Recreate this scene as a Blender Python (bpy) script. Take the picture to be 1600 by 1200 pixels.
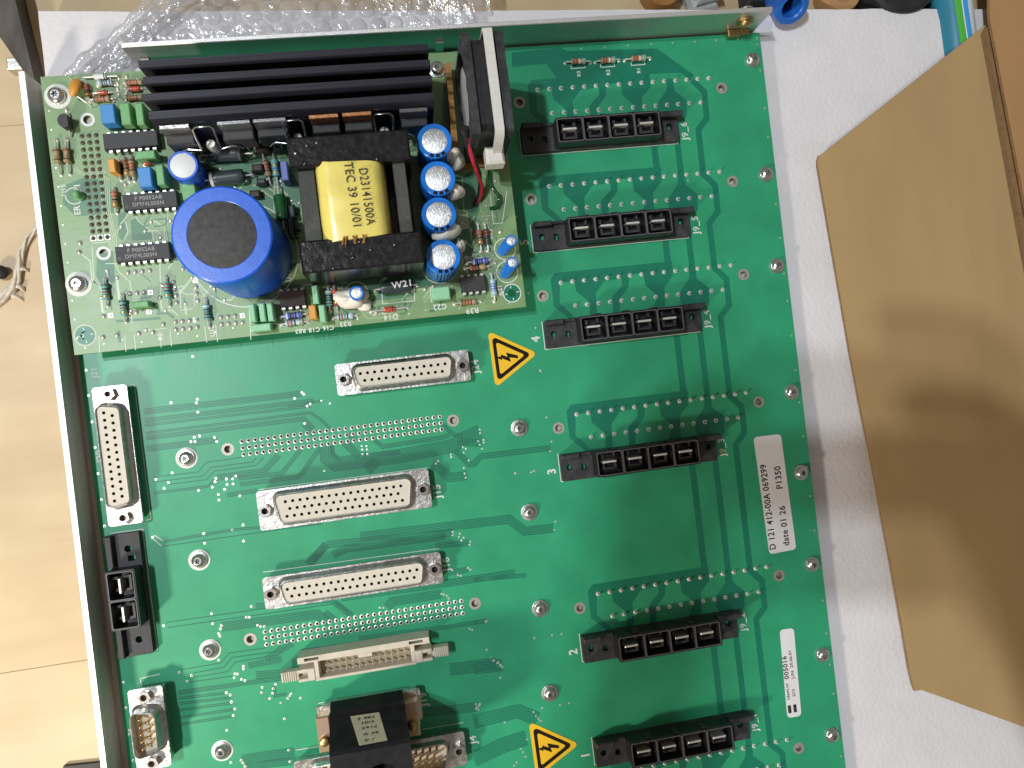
import bpy, bmesh, math, random
from mathutils import Vector, Matrix
from mathutils.geometry import tessellate_polygon
random.seed(7)
for o in list(bpy.data.objects): bpy.data.objects.remove(o)
scn = bpy.context.scene
COL = scn.collection
MM = 0.001                                   # everything below is written in millimetres

# ------------------------------------------------------------------ camera
ROWS = ((0.9844005795663049, -0.11886110409470904, 0.1297209963071124),
        (-0.11859277559800557, -0.9928944257995118, -0.009819001589713286),
        (0.129966351512552, -0.005718142149722829, -0.991501916450428))
CX, CY, CZ = -42.90555, 1.57994, 301.62493   # lens position over the board, mm
FPX = 1150.0
cam = bpy.data.cameras.new('camera'); cam_o = bpy.data.objects.new('camera', cam); COL.objects.link(cam_o)
xa, ya, za = Vector(ROWS[0]), -Vector(ROWS[1]), -Vector(ROWS[2])
cm = Matrix((xa, ya, za)).transposed().to_4x4(); cm.translation = Vector((CX, CY, CZ)) * MM
cam_o.matrix_world = cm
cam.sensor_width = 36.0; cam.lens = FPX * 36.0 / 1600.0
cam.clip_start = 0.01; cam.clip_end = 20.0
scn.camera = cam_o

def P(u, v, z=0.0):
    """board coordinates (mm) of the point at height z seen at photo pixel u, v"""
    a, b = (u - 800) / FPX, (v - 600) / FPX
    d = [ROWS[0][i] * a + ROWS[1][i] * b + ROWS[2][i] for i in range(3)]
    s = (z - CZ) / d[2]
    return (CX + s * d[0], CY + s * d[1], z)
def P2(u, v, z=0.0): return P(u, v, z)[:2]

# ------------------------------------------------------------------ world and lamps
w = bpy.data.worlds.new('World'); scn.world = w; w.use_nodes = True
bg = w.node_tree.nodes['Background']; bg.inputs[0].default_value = (1.0, 0.90, 0.76, 1); bg.inputs[1].default_value = 0.20
def lamp(name, loc, aim, energy, size, color, shape='DISK', sy=None):
    l = bpy.data.lights.new(name, 'AREA'); l.energy = energy; l.color = color; l.shape = shape; l.size = size
    if sy: l.size_y = sy
    o = bpy.data.objects.new(name, l); COL.objects.link(o)
    o.location = Vector(loc) * MM
    o.rotation_euler = (Vector(aim) * MM - o.location).to_track_quat('-Z', 'Y').to_euler()
    return o
lamp('ceiling_lamp', (-860, 340, 1800), (-20, -10, 0), 14.0, 0.07, (0.88, 0.95, 1.0))
lamp('ceiling_lamp_far', (-830, 170, 1800), (-20, -10, 0), 10.5, 0.07, (0.88, 0.95, 1.0))
lamp('desk_lamp', (-430, -300, 300), (-60, -10, 0), 2.3, 0.06, (1.0, 0.90, 0.76))
scn.view_settings.view_transform = 'Standard'; scn.view_settings.look = 'None'
scn.view_settings.exposure = 0.0; scn.view_settings.gamma = 1.0
scn.render.engine = 'CYCLES'
scn.render.resolution_x = 1024; scn.render.resolution_y = 768
try:
    scn.cycles.max_bounces = 8; scn.cycles.transparent_max_bounces = 12
except Exception: pass

# ------------------------------------------------------------------ materials
MATS = {}
def mat(name, col, rough=0.5, metal=0.0, var=0.0, vscale=400.0, bump=0.0, bscale=1500.0, spec=0.5,
        alpha=1.0, coat=0.0, rvar=0.0, col2=None, stretch=None, trans=0.0, detail=4.0):
    m = bpy.data.materials.new(name); m.use_nodes = True
    nt = m.node_tree; b = nt.nodes['Principled BSDF']
    b.inputs['Base Color'].default_value = (*col, 1); b.inputs['Roughness'].default_value = rough
    b.inputs['Metallic'].default_value = metal; b.inputs['Specular IOR Level'].default_value = spec
    b.inputs['Coat Weight'].default_value = coat; b.inputs['Alpha'].default_value = alpha
    b.inputs['Transmission Weight'].default_value = trans
    tc = nt.nodes.new('ShaderNodeTexCoord'); src = tc.outputs['Object']
    if stretch:
        mp = nt.nodes.new('ShaderNodeMapping'); mp.inputs['Scale'].default_value = stretch
        nt.links.new(src, mp.inputs[0]); src = mp.outputs[0]
    if var > 0 or col2 or rvar > 0:
        n = nt.nodes.new('ShaderNodeTexNoise'); n.inputs['Scale'].default_value = vscale; n.inputs['Detail'].default_value = detail
        nt.links.new(src, n.inputs['Vector'])
        if var > 0 or col2:
            r = nt.nodes.new('ShaderNodeValToRGB')
            r.color_ramp.elements[0].position = 0.3; r.color_ramp.elements[1].position = 0.7
            c2 = col2 or tuple(min(1, c * (1 + var)) for c in col)
            c1 = col if col2 else tuple(c * (1 - var) for c in col)
            r.color_ramp.elements[0].color = (*c1, 1); r.color_ramp.elements[1].color = (*c2, 1)
            nt.links.new(n.outputs[0], r.inputs[0]); nt.links.new(r.outputs[0], b.inputs['Base Color'])
        if rvar > 0:
            mr = nt.nodes.new('ShaderNodeMapRange'); mr.inputs['To Min'].default_value = max(0.02, rough - rvar); mr.inputs['To Max'].default_value = min(1, rough + rvar)
            nt.links.new(n.outputs[0], mr.inputs[0]); nt.links.new(mr.outputs[0], b.inputs['Roughness'])
    if bump > 0:
        n2 = nt.nodes.new('ShaderNodeTexNoise'); n2.inputs['Scale'].default_value = bscale; n2.inputs['Detail'].default_value = 5
        nt.links.new(src, n2.inputs['Vector'])
        bp = nt.nodes.new('ShaderNodeBump'); bp.inputs['Strength'].default_value = bump; bp.inputs['Distance'].default_value = 0.0004
        nt.links.new(n2.outputs[0], bp.inputs['Height']); nt.links.new(bp.outputs[0], b.inputs['Normal'])
    MATS[name] = m
    return m
mat('mask_green', (0.026, 0.325, 0.160), 0.40, var=0.10, vscale=60, bump=0.06, bscale=900, rvar=0.06)
mat('mask_gap', (0.006, 0.185, 0.112), 0.40, var=0.08, vscale=90)
mat('trace_gap', (0.008, 0.150, 0.092), 0.42)
mat('psu_mask', (0.205, 0.335, 0.155), 0.40, var=0.12, vscale=120, bump=0.10, bscale=700, rvar=0.08)
mat('pin_dark', (0.25, 0.22, 0.18), 0.4, 0.6, var=0.3, vscale=1500)
mat('psu_gap_shade', (0.065, 0.20, 0.105), 0.42, var=0.10, vscale=200)
mat('psu_trace', (0.34, 0.46, 0.26), 0.35)
mat('board_edge', (0.10, 0.17, 0.06), 0.7, var=0.2, vscale=800)
mat('silk', (0.72, 0.75, 0.70), 0.6, var=0.08, vscale=2500)
mat('solder', (0.86, 0.85, 0.82), 0.38, 0.65, bump=0.25, bscale=2500, rvar=0.1)
mat('rim_dull', (0.46, 0.41, 0.37), 0.5, 0.5, var=0.15, vscale=1500)
mat('solder_dull', (0.60, 0.58, 0.53), 0.42, 0.6, var=0.2, vscale=2000, bump=0.3)
mat('hole_dark', (0.012, 0.012, 0.012), 0.8)
mat('tin', (0.60, 0.59, 0.57), 0.36, 1.0, var=0.18, vscale=500, bump=0.35, bscale=900, rvar=0.15)
mat('zinc', (0.72, 0.72, 0.72), 0.25, 1.0, var=0.10, vscale=900, bump=0.12, bscale=1500)
mat('brass', (0.46, 0.33, 0.15), 0.42, 1.0, var=0.15, vscale=900, bump=0.15)
mat('gold_plate', (0.70, 0.50, 0.22), 0.35, 1.0, var=0.2, vscale=600)
mat('chromate', (0.66, 0.50, 0.24), 0.35, 0.85, var=0.3, vscale=160, bump=0.1, col2=(0.62, 0.46, 0.42))
mat('insulator', (0.62, 0.585, 0.50), 0.55, var=0.05, vscale=600, bump=0.05)
mat('beige_plastic', (0.60, 0.55, 0.455), 0.5, var=0.08, vscale=300, bump=0.06)
mat('beige_dark', (0.40, 0.33, 0.22), 0.55, var=0.1, vscale=500)
mat('black_plastic', (0.013, 0.013, 0.015), 0.45, var=0.25, vscale=700, bump=0.15, bscale=1500, rvar=0.12)
mat('black_dusty', (0.030, 0.030, 0.034), 0.60, var=0.6, vscale=260, bump=0.25, bscale=1200, rvar=0.15)
mat('black_gloss', (0.012, 0.012, 0.014), 0.22, var=0.4, vscale=500, bump=0.35, bscale=600, rvar=0.12)
mat('bracket_dark', (0.045, 0.045, 0.05), 0.5, var=0.2, vscale=900)
mat('grey_plastic', (0.10, 0.10, 0.11), 0.5, var=0.2, vscale=900)
mat('anodised', (0.017, 0.017, 0.028), 0.40, 0.2, var=0.3, vscale=900, stretch=(0.03, 1, 1), bump=0.1)
mat('ferrite', (0.052, 0.054, 0.046), 0.55, var=0.2, vscale=700, bump=0.2)
mat('alu_dull', (0.62, 0.58, 0.54), 0.5, 0.25, var=0.12, vscale=300, stretch=(1, 0.05, 1), bump=0.06)
mat('recess', (0.16, 0.16, 0.17), 0.4, 0.8)
mat('aluminium', (0.62, 0.60, 0.57), 0.42, 0.9, var=0.07, vscale=900, stretch=(1, 1, 1), bump=0.08, bscale=3000, rvar=0.08)
mat('alu_edge', (0.80, 0.79, 0.78), 0.45, 0.85, var=0.08, vscale=1500, bump=0.3, bscale=3500)
mat('sleeve_blue', (0.010, 0.115, 0.68), 0.33, var=0.10, vscale=300, bump=0.05, bscale=1200, rvar=0.08)
mat('sleeve_light', (0.012, 0.19, 0.72), 0.25, var=0.10, vscale=300, rvar=0.06)
mat('disc_dark', (0.050, 0.050, 0.052), 0.65, var=0.35, vscale=500, bump=0.2, bscale=2500)
mat('can_top', (0.62, 0.62, 0.63), 0.42, 0.9, var=0.22, vscale=900, stretch=(3, 0.4, 1), bump=0.5, bscale=1500)
mat('yellow_tape', (0.80, 0.68, 0.17), 0.28, var=0.08, vscale=120, bump=0.12, bscale=250, rvar=0.06)
mat('ink', (0.035, 0.03, 0.025), 0.6)
mat('ic_body', (0.034, 0.033, 0.037), 0.55, var=0.15, vscale=1200, bump=0.12, bscale=3000)
mat('ic_brown', (0.032, 0.020, 0.016), 0.5, var=0.15, vscale=1200)
mat('ic_print', (0.30, 0.30, 0.29), 0.6)
mat('film_blue', (0.045, 0.25, 0.62), 0.45, var=0.10, vscale=500, bump=0.08)
mat('film_green', (0.17, 0.42, 0.17), 0.5, var=0.14, vscale=500, bump=0.12)
mat('film_pale', (0.28, 0.60, 0.36), 0.5, var=0.08, vscale=500, bump=0.08)
mat('film_orange', (0.72, 0.33, 0.05), 0.45, var=0.10, vscale=500, bump=0.1)
mat('film_violet', (0.20, 0.24, 0.62), 0.5, var=0.06, vscale=500)
mat('res_tan', (0.34, 0.25, 0.14), 0.5, var=0.12, vscale=900)
mat('res_cyan', (0.16, 0.44, 0.42), 0.42, var=0.1, vscale=900)
mat('res_blue', (0.10, 0.18, 0.58), 0.4, var=0.1, vscale=900)
mat('res_pale', (0.42, 0.58, 0.66), 0.42, var=0.1, vscale=900)
mat('res_dark', (0.035, 0.05, 0.055), 0.35, var=0.2, vscale=900)
mat('res_glassgreen', (0.012, 0.10, 0.028), 0.10, var=0.2, vscale=400, coat=0.6)
mat('band_red', (0.42, 0.05, 0.03), 0.45)
mat('band_brown', (0.13, 0.055, 0.025), 0.45)
mat('band_black', (0.02, 0.02, 0.02), 0.45)
mat('band_gold', (0.58, 0.38, 0.10), 0.35, 0.5)
mat('band_white', (0.72, 0.74, 0.74), 0.45)
mat('band_green', (0.05, 0.28, 0.12), 0.45)
mat('diode_red', (0.52, 0.09, 0.05), 0.15, coat=0.5)
mat('glue', (0.84, 0.79, 0.68), 0.55, var=0.08, vscale=300, bump=0.5, bscale=350)
mat('nylon', (0.66, 0.65, 0.61), 0.42, var=0.05, vscale=500, bump=0.06)
mat('hub_label', (0.46, 0.47, 0.47), 0.45, 0.2, var=0.15, vscale=700, stretch=(1, 4, 0.5))
mat('fr_brown', (0.38, 0.19, 0.045), 0.6, var=0.3, vscale=250, bump=0.1)
mat('copper_tab', (0.50, 0.22, 0.10), 0.42, 0.7, var=0.25, vscale=500, bump=0.2)
mat('wire_red', (0.55, 0.03, 0.05), 0.3)
mat('wire_black', (0.02, 0.02, 0.02), 0.35)
mat('label_white', (0.76, 0.75, 0.78), 0.5, var=0.03, vscale=300, bump=0.03)
mat('sticker_yellow', (0.86, 0.52, 0.02), 0.42, var=0.03, vscale=300)
mat('sticker_black', (0.014, 0.010, 0.008), 0.75, spec=0.15)
mat('tape_cream', (0.62, 0.57, 0.42), 0.55, var=0.08, vscale=400, bump=0.1)
mat('hood_black', (0.014, 0.014, 0.017), 0.75, var=0.5, vscale=200, bump=0.2, spec=0.2)
mat('card_tan', (0.43, 0.285, 0.13), 0.8, var=0.07, vscale=45, bump=0.12, bscale=700, stretch=(1, 0.3, 1))
mat('card_brown', (0.42, 0.235, 0.10), 0.8, var=0.07, vscale=60, bump=0.12, bscale=700, stretch=(1, 0.3, 1))
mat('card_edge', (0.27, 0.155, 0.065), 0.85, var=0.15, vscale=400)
mat('ring_blue', (0.015, 0.13, 0.52), 0.35, var=0.1, vscale=200)
mat('bottle_teal', (0.03, 0.20, 0.30), 0.3, var=0.10, vscale=40)
mat('lbl_green', (0.07, 0.42, 0.05), 0.35); mat('lbl_blue', (0.05, 0.35, 0.80), 0.35); mat('lbl_white', (0.75, 0.78, 0.82), 0.35, var=0.05, vscale=60)
mat('bar_dark', (0.085, 0.075, 0.065), 0.75, var=0.45, vscale=90, bump=0.4, bscale=250, stretch=(2.2, 0.5, 1))
mat('cord_white', (0.62, 0.58, 0.50), 0.8, var=0.15, vscale=600, bump=0.4)
mat('rubber', (0.018, 0.018, 0.02), 0.6, var=0.3, vscale=200)
mat('amber', (0.36, 0.17, 0.045), 0.4, var=0.2, vscale=80)
mat('clear_grey', (0.52, 0.53, 0.52), 0.25, 0.3, var=0.2, vscale=100)

def foam_material():
    m = mat('foam', (0.76, 0.74, 0.765), 0.85, var=0.035, vscale=70)
    nt = m.node_tree; b = nt.nodes['Principled BSDF']
    b.inputs['Subsurface Weight'].default_value = 0.0
    tc = nt.nodes.new('ShaderNodeTexCoord')
    v = nt.nodes.new('ShaderNodeTexVoronoi'); v.inputs['Scale'].default_value = 520
    n = nt.nodes.new('ShaderNodeTexNoise'); n.inputs['Scale'].default_value = 45; n.inputs['Detail'].default_value = 6
    nt.links.new(tc.outputs['Object'], v.inputs['Vector']); nt.links.new(tc.outputs['Object'], n.inputs['Vector'])
    ad = nt.nodes.new('ShaderNodeMath'); ad.operation = 'ADD'
    nt.links.new(v.outputs['Distance'], ad.inputs[0]); nt.links.new(n.outputs[0], ad.inputs[1])
    bp = nt.nodes.new('ShaderNodeBump'); bp.inputs['Strength'].default_value = 0.22; bp.inputs['Distance'].default_value = 0.0005
    nt.links.new(ad.outputs[0], bp.inputs['Height']); nt.links.new(bp.outputs[0], b.inputs['Normal'])
foam_material()
def wood_material():
    m = bpy.data.materials.new('wood'); m.use_nodes = True; nt = m.node_tree; b = nt.nodes['Principled BSDF']
    tc = nt.nodes.new('ShaderNodeTexCoord'); mp = nt.nodes.new('ShaderNodeMapping')
    mp.inputs['Scale'].default_value = (0.10, 1.0, 1.0); mp.inputs['Rotation'].default_value = (0, 0, math.radians(-3))
    nt.links.new(tc.outputs['Object'], mp.inputs[0])
    n = nt.nodes.new('ShaderNodeTexNoise'); n.inputs['Scale'].default_value = 70; n.inputs['Detail'].default_value = 8; n.inputs['Distortion'].default_value = 0.6
    nt.links.new(mp.outputs[0], n.inputs['Vector'])
    r = nt.nodes.new('ShaderNodeValToRGB'); r.color_ramp.elements[0].position = 0.25; r.color_ramp.elements[1].position = 0.75
    r.color_ramp.elements[0].color = (0.52, 0.395, 0.225, 1); r.color_ramp.elements[1].color = (0.62, 0.49, 0.305, 1)
    nt.links.new(n.outputs[0], r.inputs[0])
    n2 = nt.nodes.new('ShaderNodeTexNoise'); n2.inputs['Scale'].default_value = 22; n2.inputs['Detail'].default_value = 3
    nt.links.new(tc.outputs['Object'], n2.inputs['Vector'])
    mx = nt.nodes.new('ShaderNodeMix'); mx.data_type = 'RGBA'; mx.blend_type = 'MULTIPLY'
    r2 = nt.nodes.new('ShaderNodeValToRGB'); r2.color_ramp.elements[0].position = 0.3; r2.color_ramp.elements[0].color = (0.86, 0.82, 0.78, 1); r2.color_ramp.elements[1].position = 0.65; r2.color_ramp.elements[1].color = (1, 1, 1, 1)
    nt.links.new(n2.outputs[0], r2.inputs[0])
    mx.inputs[0].default_value = 1.0
    nt.links.new(r.outputs[0], mx.inputs[6]); nt.links.new(r2.outputs[0], mx.inputs[7])
    nt.links.new(mx.outputs[2], b.inputs['Base Color'])
    b.inputs['Roughness'].default_value = 0.48
    bp = nt.nodes.new('ShaderNodeBump'); bp.inputs['Strength'].default_value = 0.15; bp.inputs['Distance'].default_value = 0.0004
    nt.links.new(n.outputs[0], bp.inputs['Height']); nt.links.new(bp.outputs[0], b.inputs['Normal'])
    MATS['wood'] = m
wood_material()
def film_material():
    m = bpy.data.materials.new('bubble_film'); m.use_nodes = True; nt = m.node_tree
    for n in list(nt.nodes): nt.nodes.remove(n)
    N = nt.nodes.new; K = nt.links.new
    out = N('ShaderNodeOutputMaterial'); tr = N('ShaderNodeBsdfTransparent'); tr.inputs[0].default_value = (0.97, 0.97, 0.98, 1)
    df = N('ShaderNodeBsdfDiffuse'); df.inputs[0].default_value = (0.95, 0.94, 0.95, 1)
    tl = N('ShaderNodeBsdfTranslucent'); tl.inputs[0].default_value = (0.95, 0.94, 0.95, 1)
    gl = N('ShaderNodeBsdfGlossy'); gl.inputs[0].default_value = (1, 1, 1, 1); gl.inputs['Roughness'].default_value = 0.16
    tc = N('ShaderNodeTexCoord'); n = N('ShaderNodeTexNoise'); n.inputs['Scale'].default_value = 210; n.inputs['Detail'].default_value = 4; n.inputs['Distortion'].default_value = 0.8
    mp = N('ShaderNodeMapping'); mp.inputs['Scale'].default_value = (1.0, 0.45, 1.0); mp.inputs['Rotation'].default_value = (0, 0, 0.5)
    K(tc.outputs['Object'], mp.inputs[0]); K(mp.outputs[0], n.inputs['Vector'])
    bp = N('ShaderNodeBump'); bp.inputs['Strength'].default_value = 0.8; bp.inputs['Distance'].default_value = 0.0022
    K(n.outputs[0], bp.inputs['Height'])
    for s_ in (df, tl, gl): K(bp.outputs[0], s_.inputs['Normal'])
    m1 = N('ShaderNodeMixShader'); m1.inputs[0].default_value = 0.45; K(df.outputs[0], m1.inputs[1]); K(tl.outputs[0], m1.inputs[2])
    m2 = N('ShaderNodeMixShader'); m2.inputs[0].default_value = 0.34; K(m1.outputs[0], m2.inputs[1]); K(gl.outputs[0], m2.inputs[2])
    fr = N('ShaderNodeFresnel'); fr.inputs[0].default_value = 1.45; K(bp.outputs[0], fr.inputs['Normal'])
    mr = N('ShaderNodeMapRange'); mr.inputs['From Max'].default_value = 0.4; mr.inputs['To Min'].default_value = 0.26; mr.inputs['To Max'].default_value = 0.75; K(fr.outputs[0], mr.inputs[0])
    mx = N('ShaderNodeMixShader'); K(mr.outputs[0], mx.inputs[0]); K(tr.outputs[0], mx.inputs[1]); K(m2.outputs[0], mx.inputs[2]); K(mx.outputs[0], out.inputs[0])
    MATS['bubble_film'] = m
film_material()

# ------------------------------------------------------------------ mesh builder
class MB:
    def __init__(s): s.v = []; s.f = []; s.m = []
    def add(s, vs, fs, m=0):
        k = len(s.v); s.v += [tuple(p) for p in vs]
        s.f += [tuple(i + k for i in f) for f in fs]; s.m += [m] * len(fs); return s
    def box(s, x0, x1, y0, y1, z0, z1, m=0, ch=0.0):
        if x0 > x1: x0, x1 = x1, x0
        if y0 > y1: y0, y1 = y1, y0
        c = ch
        vs = [(x0, y0, z0), (x1, y0, z0), (x1, y1, z0), (x0, y1, z0)]
        if c <= 0:
            vs += [(x0, y0, z1), (x1, y0, z1), (x1, y1, z1), (x0, y1, z1)]
            fs = [(3, 2, 1, 0), (4, 5, 6, 7), (0, 1, 5, 4), (1, 2, 6, 5), (2, 3, 7, 6), (3, 0, 4, 7)]
        else:
            vs += [(x0, y0, z1 - c), (x1, y0, z1 - c), (x1, y1, z1 - c), (x0, y1, z1 - c),
                   (x0 + c, y0 + c, z1), (x1 - c, y0 + c, z1), (x1 - c, y1 - c, z1), (x0 + c, y1 - c, z1)]
            fs = [(3, 2, 1, 0), (8, 9, 10, 11)]
            for i in range(4):
                j = (i + 1) % 4; fs += [(i, j, 4 + j, 4 + i), (4 + i, 4 + j, 8 + j, 8 + i)]
        return s.add(vs, fs, m)
    def prism(s, poly, z0, z1, holes=(), m=0, bottom=True, ch=0.0):
        loops = [ccw(poly)] + [list(reversed(ccw(h))) for h in holes]
        flat = [p for l in loops for p in l]
        tris = tessellate_polygon([[Vector((p[0], p[1], 0)) for p in l] for l in loops])
        fix = []
        for t in tris:
            a, b, c = (flat[i] for i in t)
            fix.append(t if (b[0]-a[0])*(c[1]-a[1]) - (b[1]-a[1])*(c[0]-a[0]) > 0 else (t[0], t[2], t[1]))
        n = len(flat)
        vs = [(p[0], p[1], z0) for p in flat] + [(p[0], p[1], z1) for p in flat]
        fs = [tuple(i + n for i in t) for t in fix]
        if bottom: fs += [tuple(reversed(t)) for t in fix]
        k = 0
        for l in loops:
            q = len(l)
            for i in range(q):
                j = (i + 1) % q; fs.append((k + i, k + j, k + j + n, k + i + n))
            k += q
        return s.add(vs, fs, m)
    def sheet(s, poly, z, m=0, holes=()):
        loops = [ccw(poly)] + [list(reversed(ccw(h))) for h in holes]
        flat = [p for l in loops for p in l]
        tris = tessellate_polygon([[Vector((p[0], p[1], 0)) for p in l] for l in loops]); fix = []
        for t in tris:
            a, b, c = (flat[i] for i in t)
            fix.append(t if (b[0]-a[0])*(c[1]-a[1]) - (b[1]-a[1])*(c[0]-a[0]) > 0 else (t[0], t[2], t[1]))
        return s.add([(p[0], p[1], z) for p in flat], fix, m)
    def lathe(s, prof, x=0, y=0, n=24, m=0, closed_top=True):
        vs = []; fs = []
        for r, z in prof:
            for i in range(n):
                a = 2 * math.pi * i / n; vs.append((x + r * math.cos(a), y + r * math.sin(a), z))
        for k in range(len(prof) - 1):
            for i in range(n):
                j = (i + 1) % n; fs.append((k * n + i, k * n + j, (k + 1) * n + j, (k + 1) * n + i))
        if closed_top: fs.append(tuple((len(prof) - 1) * n + i for i in range(n)))
        return s.add(vs, fs, m)
    def cyl(s, x, y, z0, z1, r, n=16, m=0, r1=None):
        return s.lathe([(r, z0), (r1 if r1 is not None else r, z1)], x, y, n, m)
    def ring(s, x, y, z, ro, ri, n=16, m=0):
        vs = []; fs = []
        for i in range(n):
            a = 2 * math.pi * i / n; c, d = math.cos(a), math.sin(a)
            vs += [(x + ro * c, y + ro * d, z), (x + ri * c, y + ri * d, z)]
        for i in range(n):
            j = (i + 1) % n; fs.append((2 * i, 2 * j, 2 * j + 1, 2 * i + 1))
        return s.add(vs, fs, m)
    def disc(s, x, y, z, r, n=12, m=0):
        return s.add([(x + r * math.cos(2*math.pi*i/n), y + r * math.sin(2*math.pi*i/n), z) for i in range(n)], [tuple(range(n))], m)
    def tube(s, path, r, n=6, m=0, caps=True):
        pts = [Vector(p) for p in path]; vs = []; fs = []
        rr = r if isinstance(r, (list, tuple)) else [r] * len(pts)
        up = None
        for i, p in enumerate(pts):
            t = (pts[min(i + 1, len(pts) - 1)] - pts[max(i - 1, 0)]).normalized()
            if up is None:
                a = Vector((0, 0, 1)) if abs(t.z) < 0.9 else Vector((1, 0, 0)); up = (a - t * a.dot(t)).normalized()
            else: up = (up - t * up.dot(t)).normalized()
            sd = t.cross(up)
            for k in range(n):
                a = 2 * math.pi * k / n; vs.append(p + (up * math.cos(a) + sd * math.sin(a)) * rr[i])
        for i in range(len(pts) - 1):
            for k in range(n):
                j = (k + 1) % n; fs.append((i*n + k, (i+1)*n + k, (i+1)*n + j, i*n + j))
        if caps: fs += [tuple(reversed(range(n))), tuple((len(pts)-1)*n + k for k in range(n))][::-1]
        fs = [tuple(reversed(f)) for f in fs]
        return s.add(vs, fs, m)
    def ribbon(s, path, wd, z, m=0):
        pts = [Vector((p[0], p[1])) for p in path]; L = []; R = []
        for i, p in enumerate(pts):
            d0 = (pts[i] - pts[i-1]).normalized() if i > 0 else None
            d1 = (pts[i+1] - pts[i]).normalized() if i < len(pts) - 1 else None
            d = ((d0 or d1) + (d1 or d0)).normalized(); nrm = Vector((-d.y, d.x))
            k = 1.0
            if d0 and d1: k = min(2.0, 1 / max(0.35, math.sqrt(max(0.1, (1 + d0.dot(d1)) / 2))))
            L.append(p + nrm * wd / 2 * k); R.append(p - nrm * wd / 2 * k)
        vs = [(q.x, q.y, z) for q in L] + [(q.x, q.y, z) for q in R]; n = len(pts)
        return s.add(vs, [(n + i, n + i + 1, i + 1, i) for i in range(n - 1)], m)
    def xf(s, M):
        s.v = [tuple(M @ Vector(p)) for p in s.v]; return s
    def mesh(s, name, mats, smooth=None):
        me = bpy.data.meshes.new(name)
        me.from_pydata([(a * MM, b * MM, c * MM) for a, b, c in s.v], [], s.f)
        for m in ([mats] if isinstance(mats, str) else mats): me.materials.append(MATS[m])
        if len(set(s.m)) > 1 or (s.m and s.m[0]): me.polygons.foreach_set('material_index', s.m)
        if smooth:
            me.polygons.foreach_set('use_smooth', [True] * len(s.f))
            me.set_sharp_from_angle(angle=math.radians(smooth))
        me.update(); return me
def ccw(p):
    p = [(q[0], q[1]) for q in p]
    a = sum(p[i][0] * p[(i+1) % len(p)][1] - p[(i+1) % len(p)][0] * p[i][1] for i in range(len(p)))
    return p if a > 0 else p[::-1]
def circ(x, y, r, n=12, a0=0.0): return [(x + r * math.cos(a0 + 2*math.pi*i/n), y + r * math.sin(a0 + 2*math.pi*i/n)) for i in range(n)]
def rrect(x0, x1, y0, y1, r, n=4):
    out = []
    for cx, cy, a in ((x1-r, y1-r, 0), (x0+r, y1-r, 90), (x0+r, y0+r, 180), (x1-r, y0+r, 270)):
        for i in range(n + 1):
            t = math.radians(a + 90 * i / n); out.append((cx + r*math.cos(t), cy + r*math.sin(t)))
    return out
def rpoly(pts, r, n=4):
    """polygon with every corner rounded"""
    pts = ccw(pts); out = []
    for i, p in enumerate(pts):
        p = Vector(p); a = (Vector(pts[i-1]) - p).normalized(); b = (Vector(pts[(i+1) % len(pts)]) - p).normalized()
        half = math.acos(max(-1, min(1, a.dot(b)))) / 2; d = r / math.tan(half)
        c = p + (a + b).normalized() * (r / math.sin(half))
        s = p + a * d - c; e = p + b * d - c
        a0 = math.atan2(s.y, s.x); a1 = math.atan2(e.y, e.x); da = (a1 - a0 + math.pi) % (2*math.pi) - math.pi
        for k in range(n + 1):
            t = a0 + da * k / n; out.append((c.x + r*math.cos(t), c.y + r*math.sin(t)))
    return out

def link(name, data, parent=None, loc=(0, 0, 0), rz=0.0, kind=None, label=None):
    o = bpy.data.objects.new(name, data); COL.objects.link(o)
    if parent: o.parent = parent
    o.location = Vector(loc) * MM; o.rotation_euler = (0, 0, rz)
    if kind: o['kind'] = kind
    if label: o['label'] = label
    return o
def part(name, mb, mats, parent=None, loc=(0, 0, 0), rz=0.0, smooth=None, kind=None, label=None):
    return link(name, mb.mesh(name, mats, smooth), parent, loc, rz, kind, label)
def tag(o, label, cat, group=None):
    o['label'] = label; o['category'] = cat
    if group: o['group'] = group
    return o
def thing(name, label, cat, loc=(0, 0, 0), group=None):
    return tag(link(name, None, None, loc), label, cat, group)
TEXTS = []
def text(body, size, x, y, z, rot, matname, parent, name='lettering', sx=1.0, align='LEFT', tilt=None, bold=0.022):
    cu = bpy.data.curves.new('t', 'FONT'); cu.body = body; cu.size = size * MM; cu.align_x = align; cu.align_y = 'CENTER'
    cu.resolution_u = 3; cu.space_character = 1.08; cu.offset = bold * size * MM
    o = bpy.data.objects.new('tmp_text', cu); COL.objects.link(o)
    TEXTS.append((o, x, y, z, rot, matname, parent, name, sx, tilt))
def flush_texts():
    bpy.context.view_layer.update(); dg = bpy.context.evaluated_depsgraph_get()
    for o, x, y, z, rot, mn, par, name, sx, tilt in TEXTS:
        me = bpy.data.meshes.new_from_object(o.evaluated_get(dg)); me.materials.clear(); me.materials.append(MATS[mn])
        me.name = name
        M = Matrix.Diagonal((sx, 1, 1, 1))
        me.transform(M)
        q = bpy.data.objects.new(name, me); COL.objects.link(q); q.parent = par
        q.location = Vector((x, y, z)) * MM; q.rotation_euler = tilt if tilt else (0, 0, math.radians(rot))
        bpy.data.objects.remove(o)

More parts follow.
